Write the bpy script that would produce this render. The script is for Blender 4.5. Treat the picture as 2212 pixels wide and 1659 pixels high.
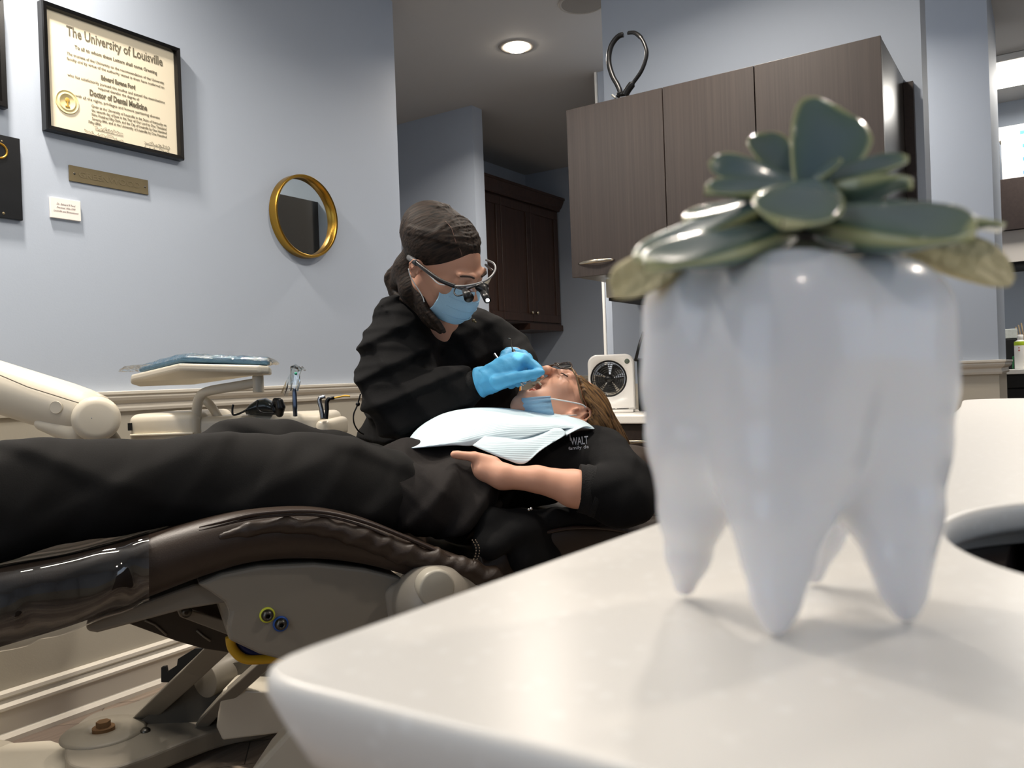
import bpy, bmesh, math, random
import numpy as np
from mathutils import Vector, Matrix

for o in list(bpy.data.objects): bpy.data.objects.remove(o)
S = bpy.context.scene
COL = S.collection
random.seed(7)
RNG = np.random.RandomState(5)

# ------------------------------------------------------------------ camera
FPX = 1790.0
YAW, PITCH, ROLL = [math.radians(v) for v in (33.26, -0.338, 2.108)]
CAM = np.array([0.0, 0.0, 0.97])
def _basis():
    F0 = np.array([math.cos(YAW), math.sin(YAW), 0.0]); R0 = np.array([math.sin(YAW), -math.cos(YAW), 0.0]); U0 = np.array([0, 0, 1.0])
    F = F0*math.cos(PITCH)+U0*math.sin(PITCH); U = U0*math.cos(PITCH)-F0*math.sin(PITCH)
    return F, math.cos(ROLL)*R0-math.sin(ROLL)*U, math.cos(ROLL)*U+math.sin(ROLL)*R0
FW, RT, UP = _basis()
FH = np.array([math.cos(YAW), math.sin(YAW), 0.0]); RH = np.array([math.sin(YAW), -math.cos(YAW), 0.0])
cd = bpy.data.cameras.new('camera'); cam = bpy.data.objects.new('camera', cd); COL.objects.link(cam)
m = Matrix(((RT[0], UP[0], -FW[0], CAM[0]), (RT[1], UP[1], -FW[1], CAM[1]), (RT[2], UP[2], -FW[2], CAM[2]), (0, 0, 0, 1)))
cam.matrix_world = m
cd.sensor_fit = 'HORIZONTAL'; cd.sensor_width = 36.0; cd.lens = FPX/2212*36
cd.clip_start = 0.01; cd.clip_end = 50
cd.dof.use_dof = True; cd.dof.focus_distance = 2.15; cd.dof.aperture_fstop = 14
S.camera = cam

# ------------------------------------------------------------------ world, exposure
W = bpy.data.worlds.new('world'); S.world = W; W.use_nodes = True
W.node_tree.nodes['Background'].inputs[0].default_value = (0.55, 0.7, 1.0, 1)
W.node_tree.nodes['Background'].inputs[1].default_value = 0.35
S.view_settings.view_transform = 'Standard'; S.view_settings.look = 'None'
S.view_settings.exposure = 0.2; S.view_settings.gamma = 1.0
S.view_settings.use_curve_mapping = False
S.cycles.use_denoising = True
S.cycles.max_bounces = 8; S.cycles.diffuse_bounces = 5; S.cycles.glossy_bounces = 4; S.cycles.transmission_bounces = 6
S.cycles.transparent_max_bounces = 12
S.cycles.caustics_reflective = False; S.cycles.caustics_refractive = False
S.cycles.sample_clamp_indirect = 4.0

WARM = (1.0, 0.90, 0.79); COOL = (0.72, 0.84, 1.0)
def area(name, loc, size, power, col, rot=(0, 0, 0), shape='DISK', size_y=None, spread=None):
    l = bpy.data.lights.new(name, 'AREA'); l.shape = shape; l.size = size; l.energy = power; l.color = col
    if size_y: l.size_y = size_y
    if spread: l.spread = math.radians(spread)
    o = bpy.data.objects.new(name, l); o.location = loc; o.rotation_euler = rot; COL.objects.link(o); return o
AX0 = math.sin(math.radians(66))*RH+math.cos(math.radians(66))*FH
# recessed ceiling cans of the treatment room, the passage and the rooms behind
CANS = [(1.05, 2.26, 36.0), (2.45, 0.95, 20.0), (-0.9, 1.6, 8.0), (-0.5, -0.7, 3.0), (1.9, -0.9, 16.0), (3.75, 2.35, 32.0), (3.85, 1.0, 22.0)]
for i, (x, y, p) in enumerate(CANS):
    area('can_light', (x, y, 2.715), 0.13, p, WARM, spread=150)
area('added_troffer_light', (.98, 1.29, 2.685), 1.7, 22.0, (1, .93, .83), rot=(0, 0, math.atan2(AX0[1], AX0[0])), shape='RECTANGLE', size_y=.12)  # unseen overhead fixture, added for brightness and long reflections
# cool fill from two added, unseen windows behind the camera (left-rear and right-rear)
area('added_window_fill', (-1.93, 0.9, 1.45), 1.9, 10.0, COOL, rot=(0, math.radians(-90), 0), shape='RECTANGLE', size_y=1.4)
area('added_window_fill', (0.2, -1.93, 1.45), 1.5, 6.0, COOL, rot=(math.radians(90), 0, 0), shape='RECTANGLE', size_y=1.3)
area('panel_light', (5.87, -0.15, 2.66), 0.45, 22.0, (1, .97, .92), shape='RECTANGLE', size_y=0.85)

# ------------------------------------------------------------------ pixel helpers
def ray(x, y): return FW+(x-1106)/FPX*RT+(829.5-y)/FPX*UP
def P(x, y, z): return CAM+z*ray(x, y)
def on(ax, v, x, y):
    d = ray(x, y); return CAM+(v-CAM[ax])/d[ax]*d
TH = math.radians(66.0)
AX = math.sin(TH)*RH+math.cos(TH)*FH          # chair axis, towards the head end
FAR = -math.cos(TH)*RH+math.sin(TH)*FH        # across the chair, away from the camera
NP0 = CAM+1.50*(FH+(600-1106)/FPX*RH)
def CP(x, y, off=0.0):
    d = ray(x, y); n = FAR; q = NP0+FAR*off
    return CAM+np.dot(q-CAM, n)/np.dot(d, n)*d
def zof(p): return float(np.dot(np.asarray(p)-CAM, FW))
def pxm(r, p): return r*zof(p)/FPX

# ------------------------------------------------------------------ materials
def lin(c):
    if isinstance(c, str): c = tuple(int(c[i:i+2], 16)/255 for i in (1, 3, 5))
    return tuple(((v/12.92) if v <= .04045 else ((v+.055)/1.055)**2.4) for v in c)
def mat(name, col, rough=.5, metal=0.0, bump=0.0, bscale=60, coat=0.0, emit=None, estr=0, trans=0, ior=1.45, sss=0, alpha=1, sheen=0, spec=.5, mottle=0, mscale=8, bstretch=None):
    M = bpy.data.materials.new(name); M.use_nodes = True; nt = M.node_tree; b = nt.nodes['Principled BSDF']
    c = lin(col)+(1,)
    b.inputs['Base Color'].default_value = c; b.inputs['Roughness'].default_value = rough; b.inputs['Metallic'].default_value = metal
    b.inputs['Coat Weight'].default_value = coat; b.inputs['Transmission Weight'].default_value = trans; b.inputs['IOR'].default_value = ior
    b.inputs['Specular IOR Level'].default_value = spec
    b.inputs['Alpha'].default_value = alpha; b.inputs['Sheen Weight'].default_value = sheen
    if sss:
        b.inputs['Subsurface Weight'].default_value = sss; b.inputs['Subsurface Scale'].default_value = .01
        b.inputs['Subsurface Radius'].default_value = (1, .5, .3)
    if emit: b.inputs['Emission Color'].default_value = lin(emit)+(1,); b.inputs['Emission Strength'].default_value = estr
    tc = nt.nodes.new('ShaderNodeTexCoord')
    if bump:
        n = nt.nodes.new('ShaderNodeTexNoise'); n.inputs['Scale'].default_value = bscale; n.inputs['Detail'].default_value = 5
        if bstretch:
            mp = nt.nodes.new('ShaderNodeMapping'); mp.inputs['Scale'].default_value = bstretch
            nt.links.new(tc.outputs['Object'], mp.inputs[0]); nt.links.new(mp.outputs[0], n.inputs['Vector'])
        else: nt.links.new(tc.outputs['Object'], n.inputs['Vector'])
        bp = nt.nodes.new('ShaderNodeBump'); bp.inputs['Strength'].default_value = bump; bp.inputs['Distance'].default_value = .01
        nt.links.new(n.outputs[0], bp.inputs['Height']); nt.links.new(bp.outputs[0], b.inputs['Normal'])
    if mottle:
        n = nt.nodes.new('ShaderNodeTexNoise'); n.inputs['Scale'].default_value = mscale; n.inputs['Detail'].default_value = 4
        nt.links.new(tc.outputs['Object'], n.inputs['Vector'])
        mx = nt.nodes.new('ShaderNodeMix'); mx.data_type = 'RGBA'
        mx.inputs[6].default_value = tuple(v*(1-mottle) for v in c[:3])+(1,); mx.inputs[7].default_value = tuple(min(1, v*(1+mottle)) for v in c[:3])+(1,)
        nt.links.new(n.outputs[0], mx.inputs[0]); nt.links.new(mx.outputs[2], b.inputs['Base Color'])
    return M
def node(M, t): return M.node_tree.nodes.new(t)

def mat_wall():
    M = mat('wall paint above cream wainscot', '#b9c0c8', rough=.62, bump=.03, bscale=220)
    nt = M.node_tree; b = nt.nodes['Principled BSDF']
    g = node(M, 'ShaderNodeNewGeometry'); s = node(M, 'ShaderNodeSeparateXYZ'); nt.links.new(g.outputs['Position'], s.inputs[0])
    c = node(M, 'ShaderNodeMath'); c.operation = 'LESS_THAN'; c.inputs[1].default_value = .93; nt.links.new(s.outputs[2], c.inputs[0])
    mx = node(M, 'ShaderNodeMix'); mx.data_type = 'RGBA'; mx.inputs[6].default_value = lin('#adb7c5')+(1,); mx.inputs[7].default_value = lin('#bdb7a9')+(1,)
    nt.links.new(c.outputs[0], mx.inputs[0]); nt.links.new(mx.outputs[2], b.inputs['Base Color'])
    return M
def mat_wood(name, c1, c2, axis=2, scale=55, rough=.45, stretch=.02, bump=.05, spec=.5):
    M = mat(name, c1, rough=rough, spec=spec); nt = M.node_tree; b = nt.nodes['Principled BSDF']
    tc = node(M, 'ShaderNodeTexCoord'); mp = node(M, 'ShaderNodeMapping')
    sc = [1, 1, 1]; sc[axis] = stretch; mp.inputs['Scale'].default_value = sc
    n = node(M, 'ShaderNodeTexNoise'); n.inputs['Scale'].default_value = scale; n.inputs['Detail'].default_value = 6; n.inputs['Roughness'].default_value = .65
    nt.links.new(tc.outputs['Object'], mp.inputs[0]); nt.links.new(mp.outputs[0], n.inputs['Vector'])
    r = node(M, 'ShaderNodeValToRGB'); r.color_ramp.elements[0].position = .3; r.color_ramp.elements[1].position = .72
    r.color_ramp.elements[0].color = lin(c1)+(1,); r.color_ramp.elements[1].color = lin(c2)+(1,)
    nt.links.new(n.outputs[0], r.inputs[0]); nt.links.new(r.outputs[0], b.inputs['Base Color'])
    bp = node(M, 'ShaderNodeBump'); bp.inputs['Strength'].default_value = bump; bp.inputs['Distance'].default_value = .003
    nt.links.new(n.outputs[0], bp.inputs['Height']); nt.links.new(bp.outputs[0], b.inputs['Normal'])
    return M
def mat_floor():
    M = mat('wood plank floor', '#8b7d70', rough=.4); nt = M.node_tree; b = nt.nodes['Principled BSDF']
    tc = node(M, 'ShaderNodeTexCoord'); mp = node(M, 'ShaderNodeMapping'); mp.inputs['Rotation'].default_value = (0, 0, math.radians(45))
    br = node(M, 'ShaderNodeTexBrick'); br.inputs['Scale'].default_value = 1; br.inputs['Brick Width'].default_value = .75; br.inputs['Row Height'].default_value = .14
    br.inputs['Mortar Size'].default_value = .0015; br.offset = .37
    br.inputs['Color1'].default_value = lin('#9c8d7d')+(1,); br.inputs['Color2'].default_value = lin('#6d6057')+(1,); br.inputs['Mortar'].default_value = lin('#3a322c')+(1,)
    nt.links.new(tc.outputs['Object'], mp.inputs[0]); nt.links.new(mp.outputs[0], br.inputs['Vector'])
    m2 = node(M, 'ShaderNodeMapping'); m2.inputs['Scale'].default_value = (3, 60, 1); m2.inputs['Rotation'].default_value = (0, 0, math.radians(45))
    n = node(M, 'ShaderNodeTexNoise'); n.inputs['Scale'].default_value = 1.0; n.inputs['Detail'].default_value = 6
    nt.links.new(tc.outputs['Object'], m2.inputs[0]); nt.links.new(m2.outputs[0], n.inputs['Vector'])
    mx = node(M, 'ShaderNodeMix'); mx.data_type = 'RGBA'; mx.blend_type = 'OVERLAY'; mx.inputs[0].default_value = .75
    nt.links.new(br.outputs[0], mx.inputs[6]); nt.links.new(n.outputs[0], mx.inputs[7]); nt.links.new(mx.outputs[2], b.inputs['Base Color'])
    return M
def mat_quartz():
    M = mat('white quartz', '#ece8e0', rough=.3); nt = M.node_tree; b = nt.nodes['Principled BSDF']
    tc = node(M, 'ShaderNodeTexCoord'); v = node(M, 'ShaderNodeTexVoronoi'); v.inputs['Scale'].default_value = 130
    r = node(M, 'ShaderNodeValToRGB'); r.color_ramp.elements[0].position = .12; r.color_ramp.elements[1].position = .3
    r.color_ramp.elements[0].color = lin('#f8f6f1')+(1,); r.color_ramp.elements[1].color = lin('#f2efe9')+(1,)
    nt.links.new(tc.outputs['Object'], v.inputs['Vector']); nt.links.new(v.outputs['Distance'], r.inputs[0]); nt.links.new(r.outputs[0], b.inputs['Base Color'])
    return M
def mat_clear(name, tint='#e8eef2', amount=.25, rough=.06, bump=0, bscale=30, fres=1.0):
    M = bpy.data.materials.new(name); M.use_nodes = True; nt = M.node_tree; nt.nodes.clear()
    out = nt.nodes.new('ShaderNodeOutputMaterial'); t = nt.nodes.new('ShaderNodeBsdfTransparent'); t.inputs[0].default_value = lin(tint)+(1,)
    g = nt.nodes.new('ShaderNodeBsdfGlossy'); g.inputs['Roughness'].default_value = rough; g.inputs[0].default_value = (1, 1, 1, 1)
    mx = nt.nodes.new('ShaderNodeMixShader'); f = nt.nodes.new('ShaderNodeFresnel'); f.inputs[0].default_value = 1.5
    ad = nt.nodes.new('ShaderNodeMath'); ad.operation = 'MULTIPLY_ADD'; ad.inputs[1].default_value = fres; ad.inputs[2].default_value = amount
    nt.links.new(f.outputs[0], ad.inputs[0]); nt.links.new(ad.outputs[0], mx.inputs[0]); nt.links.new(t.outputs[0], mx.inputs[1]); nt.links.new(g.outputs[0], mx.inputs[2])
    nt.links.new(mx.outputs[0], out.inputs[0])
    if bump:
        tc = nt.nodes.new('ShaderNodeTexCoord'); n = nt.nodes.new('ShaderNodeTexNoise'); n.inputs['Scale'].default_value = bscale; n.inputs['Detail'].default_value = 3
        bp = nt.nodes.new('ShaderNodeBump'); bp.inputs['Strength'].default_value = bump; bp.inputs['Distance'].default_value = .02
        nt.links.new(tc.outputs['Object'], n.inputs['Vector']); nt.links.new(n.outputs[0], bp.inputs['Height'])
        nt.links.new(bp.outputs[0], g.inputs['Normal']); nt.links.new(bp.outputs[0], f.inputs['Normal'])
    return M
def mat_hair(name, c1, c2, direction, scale=90):
    """strands run along the given direction"""
    M = mat(name, c1, rough=.62, spec=.22); nt = M.node_tree; b = nt.nodes['Principled BSDF']
    tc = node(M, 'ShaderNodeTexCoord'); mp = node(M, 'ShaderNodeMapping')
    d = Vector(direction).normalized(); q = d.rotation_difference(Vector((0, 0, 1)))
    mp.vector_type = 'POINT'; mp.inputs['Rotation'].default_value = q.to_euler()
    m2 = node(M, 'ShaderNodeMapping'); m2.inputs['Scale'].default_value = (1, 1, .035)
    n = node(M, 'ShaderNodeTexNoise'); n.inputs['Scale'].default_value = scale; n.inputs['Detail'].default_value = 5; n.inputs['Distortion'].default_value = 0
    nt.links.new(tc.outputs['Object'], mp.inputs[0]); nt.links.new(mp.outputs[0], m2.inputs[0]); nt.links.new(m2.outputs[0], n.inputs['Vector'])
    r = node(M, 'ShaderNodeValToRGB'); r.color_ramp.elements[0].position = .35; r.color_ramp.elements[1].position = .68
    r.color_ramp.elements[0].color = lin(c1)+(1,); r.color_ramp.elements[1].color = lin(c2)+(1,)
    nt.links.new(n.outputs[0], r.inputs[0]); nt.links.new(r.outputs[0], b.inputs['Base Color'])
    bp = node(M, 'ShaderNodeBump'); bp.inputs['Strength'].default_value = .5; bp.inputs['Distance'].default_value = .003
    nt.links.new(n.outputs[0], bp.inputs['Height']); nt.links.new(bp.outputs[0], b.inputs['Normal'])
    return M
MW = mat_wall()
M_ceil = mat('ceiling paint', '#b3b2b0', rough=.8)
M_trim = mat('trim paint', '#d6d0c4', rough=.3)
M_white = mat('white plastic', '#eceae6', rough=.28)
M_black = mat('black plastic', '#101011', rough=.35)
M_blackm = mat('black matte', '#0b0b0c', rough=.7)
M_lam = mat_wood('grey brown laminate', '#332c29', '#413834', axis=2, scale=110, rough=.42, stretch=.012)
M_lamend = mat('grey laminate end panel', '#3b3836', rough=.28)
M_dark = mat_wood('dark stained wood', '#33241d', '#4c362c', axis=2, scale=60, rough=.35, stretch=.05)
M_darkh = mat_wood('dark brown wood panel', '#2a211e', '#352b27', axis=0, scale=60, rough=.4)
M_nickel = mat('satin nickel', '#c9bda8', rough=.25, metal=1)
M_steel = mat('steel', '#b8b8ba', rough=.22, metal=1)
M_dsteel = mat('dark steel', '#5b5954', rough=.35, metal=1)
M_gold = mat('brushed gold', '#b98f3c', rough=.3, metal=1, bump=.05, bscale=200)
M_brass = mat('aged brass', '#6d634b', rough=.5, metal=.5, mottle=.15, mscale=30)
M_cream = mat('cream coated metal', '#cdc5b4', rough=.32)
M_cream2 = mat('warm grey coated metal', '#807a6f', rough=.42)
M_housing = mat('grey moulded plastic', '#8b857b', rough=.38)
M_leather = mat('brown leather', '#32271f', rough=.42, bump=.08, bscale=420)
M_leatherp = mat('brown leather piping', '#2c1f19', rough=.4)
M_seam = mat('stitching', '#8a7a68', rough=.7)
M_scrub = mat('black scrub cloth', '#0d0d0e', rough=.9, bump=.12, bscale=500, spec=.25)
M_trouser = mat('charcoal trouser cloth', '#1b1a19', rough=.9, bump=.12, bscale=500, spec=.25)
M_tunic = mat('dark grey tunic cloth', '#242120', rough=.9, bump=.12, bscale=500, spec=.25)
M_skin = mat('skin light', '#d6a187', rough=.5, sss=.15, mottle=.06, mscale=14)
M_skin2 = mat('dentist skin tone', '#bb8d76', rough=.5, sss=.12, mottle=.05, mscale=14)  # the dentist's own, deeper skin colour
M_glove = mat('blue nitrile', '#57b0e0', rough=.55, sss=.1, bump=.1, bscale=90)
M_mask = mat('blue mask cloth', '#9ec3dc', rough=.85, bump=.2, bscale=300)
M_maskw = mat('white elastic', '#dfe3e4', rough=.6)
M_maskl = mat('pale mask border', '#a8c4dc', rough=.7)
M_paper = mat('paper', '#f2f0ea', rough=.7)
M_quartz = mat_quartz()
M_clear = mat_clear('clear plastic')
M_glass = mat_clear('window glass', '#f4f8fa', .04, .02)

# ------------------------------------------------------------------ objects
def link(name, me, mt=None, parent=None, smooth=False):
    o = bpy.data.objects.new(name, me); COL.objects.link(o)
    if mt is not None and len(me.materials) == 0: me.materials.append(mt)
    if smooth:
        me.polygons.foreach_set('use_smooth', [True]*len(me.polygons))
    if parent is not None:
        o.parent = parent
        o.matrix_parent_inverse = WM[parent.name].inverted() if parent.name in WM else Matrix.Identity(4)
    WM[o.name] = Matrix.Identity(4)
    return o
WM = {}
def tag(o, label, cat, group=None, kind=None):
    o['label'] = label; o['category'] = cat
    if group: o['group'] = group
    if kind: o['kind'] = kind
    return o
def thing(name, label, cat, loc, group=None, kind=None):
    o = bpy.data.objects.new(name, None); COL.objects.link(o); o.location = Vector(loc); o.empty_display_size = .05
    WM[o.name] = Matrix.Translation(Vector(loc))
    return tag(o, label, cat, group, kind)
def struct(o, label=None):
    o['kind'] = 'structure'
    if label: o['label'] = label
    return o
class MB:
    def __init__(s): s.bm = bmesh.new()
    def box(s, lo, hi, bev=0, seg=2):
        lo = np.minimum(lo, hi); hi2 = np.maximum(lo, hi); c = (np.array(lo)+hi2)/2; d = hi2-np.array(lo)
        r = bmesh.ops.create_cube(s.bm, size=1, matrix=Matrix.Translation(Vector(c)) @ Matrix.Diagonal((d[0], d[1], d[2], 1)))
        if bev:
            es = list({e for v in r['verts'] for e in v.link_edges})
            bmesh.ops.bevel(s.bm, geom=es, offset=min(bev, min(d)*.49), segments=seg, affect='EDGES', profile=.5)
        return s
    def obox(s, c, ex, ey, ez, d, bev=0, seg=2):
        M = Matrix((list(ex)+[0], list(ey)+[0], list(ez)+[0], [0, 0, 0, 1])).transposed(); M.translation = Vector(c)
        r = bmesh.ops.create_cube(s.bm, size=1, matrix=M @ Matrix.Diagonal((d[0], d[1], d[2], 1)))
        if bev:
            es = list({e for v in r['verts'] for e in v.link_edges})
            bmesh.ops.bevel(s.bm, geom=es, offset=min(bev, min(d)*.49), segments=seg, affect='EDGES', profile=.5)
        return s
    def cyl(s, a, b, ra, rb=None, seg=32, cap=True):
        a = Vector(a); b = Vector(b); d = b-a; rb = ra if rb is None else rb
        M = Matrix.Translation((a+b)/2) @ d.to_track_quat('Z', 'Y').to_matrix().to_4x4()
        bmesh.ops.create_cone(s.bm, cap_ends=cap, segments=seg, radius1=ra, radius2=rb, depth=d.length, matrix=M); return s
    def ball(s, c, r, seg=20, sc=(1, 1, 1), M=None):
        Q = Matrix.Translation(Vector(c)) @ (M or Matrix.Identity(4)) @ Matrix.Diagonal((sc[0], sc[1], sc[2], 1))
        bmesh.ops.create_uvsphere(s.bm, u_segments=seg, v_segments=seg//2, radius=r, matrix=Q); return s
    def tube(s, pts, r, seg=10, closed=False, cap=True, flat=None, up=None):
        pts = [Vector(p) for p in pts]; n = len(pts); rr = r if hasattr(r, '__len__') else [r]*n
        rings = []; prev = None
        for i, p in enumerate(pts):
            if closed: t = pts[(i+1) % n]-pts[(i-1) % n]
            else: t = pts[min(i+1, n-1)]-pts[max(i-1, 0)]
            t.normalize()
            if up is not None: u = Vector(up) - t*t.dot(Vector(up))
            elif prev is None: u = t.orthogonal()
            else: u = prev-t*prev.dot(t)
            if u.length < 1e-6: u = t.orthogonal()
            u.normalize(); prev = u; w = t.cross(u)
            f = flat if flat else 1
            rings.append([s.bm.verts.new(p+(u*math.cos(2*math.pi*k/seg)*rr[i]+w*math.sin(2*math.pi*k/seg)*rr[i]*f)) for k in range(seg)])
        for i in range(n if closed else n-1):
            a, b = rings[i], rings[(i+1) % n]
            for k in range(seg): s.bm.faces.new((a[k], a[(k+1) % seg], b[(k+1) % seg], b[k]))
        if not closed and cap:
            s.bm.faces.new(rings[0][::-1]); s.bm.faces.new(rings[-1])
        return s
    def poly(s, pts, ext):
        """polygon extruded by vector ext"""
        a = [s.bm.verts.new(Vector(p)) for p in pts]; b = [s.bm.verts.new(Vector(p)+Vector(ext)) for p in pts]; n = len(a)
        s.bm.faces.new(a); s.bm.faces.new(b[::-1])
        for i in range(n): s.bm.faces.new((a[i], b[i], b[(i+1) % n], a[(i+1) % n]))
        return s
    def grid(s, rows, closed_v=False):
        R = [[s.bm.verts.new(Vector(p)) for p in r] for r in rows]
        for i in range(len(R)-1):
            n = len(R[i])
            for j in range(n if closed_v else n-1):
                s.bm.faces.new((R[i][j], R[i][(j+1) % n], R[i+1][(j+1) % n], R[i+1][j]))
        s.R = R; return s
    def cap(s, k):
        r = s.R[k]; s.bm.faces.new(r if k else r[::-1]); return s
    def lathe(s, prof, c, axis, seg=40):
        """prof: list of (radius, height along axis)"""
        a = Vector(axis).normalized(); u = a.orthogonal().normalized(); w = a.cross(u); c = Vector(c)
        rings = [[s.bm.verts.new(c+a*h+(u*math.cos(2*math.pi*k/seg)+w*math.sin(2*math.pi*k/seg))*max(r, 1e-5)) for k in range(seg)] for r, h in prof]
        for i in range(len(rings)-1):
            for k in range(seg): s.bm.faces.new((rings[i][k], rings[i][(k+1) % seg], rings[i+1][(k+1) % seg], rings[i+1][k]))
        return s
    def build(s, name, mt, parent=None, smooth=False, bev=0, sub=0, solid=0):
        bmesh.ops.recalc_face_normals(s.bm, faces=s.bm.faces)
        me = bpy.data.meshes.new(name); s.bm.to_mesh(me); s.bm.free()
        o = link(name, me, mt, parent, smooth)
        if solid: md = o.modifiers.new('solid', 'SOLIDIFY'); md.thickness = solid; md.offset = 0
        if bev: md = o.modifiers.new('bevel', 'BEVEL'); md.width = bev; md.segments = 3; md.limit_method = 'ANGLE'
        if sub: md = o.modifiers.new('sub', 'SUBSURF'); md.levels = sub; md.render_levels = sub
        return o
def cr(pts, n=8, closed=False):
    """Catmull-Rom through points"""
    pts = [np.array(p, float) for p in pts]; N = len(pts); out = []
    for i in range(N if closed else N-1):
        if closed: p0, p1, p2, p3 = pts[(i-1) % N], pts[i], pts[(i+1) % N], pts[(i+2) % N]
        else: p0, p1, p2, p3 = pts[max(i-1, 0)], pts[i], pts[i+1], pts[min(i+2, N-1)]
        for k in range(n):
            t = k/n
            out.append(.5*((2*p1)+(-p0+p2)*t+(2*p0-5*p1+4*p2-p3)*t*t+(-p0+3*p1-3*p2+p3)*t**3))
    if not closed: out.append(pts[-1])
    return out
def text(name, body, origin, ex, ez, size, mt, parent, bold=0.0, align='CENTER', width=None, shear=0, depth=.0002):
    """lettering in the plane (ex reading direction, ez up)"""
    cu = bpy.data.curves.new(name, 'FONT'); cu.body = body; cu.size = size; cu.align_x = align; cu.align_y = 'CENTER'; cu.offset = bold; cu.shear = shear
    cu.extrude = depth; cu.resolution_u = 2
    t = bpy.data.objects.new(name, cu); COL.objects.link(t)
    bpy.context.view_layer.update()
    sx = 1.0
    if width: sx = width/max(t.dimensions.x, 1e-6)
    me = bpy.data.meshes.new_from_object(t.evaluated_get(bpy.context.evaluated_depsgraph_get()))
    bpy.data.objects.remove(t)
    ex = Vector(ex).normalized(); ez = Vector(ez).normalized(); n = ex.cross(ez)
    M = Matrix((list(ex*sx)+[0], list(ez)+[0], list(n)+[0], [0, 0, 0, 1])).transposed(); M.translation = Vector(origin)
    me.transform(M); me.name = name
    me.materials.clear()
    return link(name, me, mt, parent)

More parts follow.
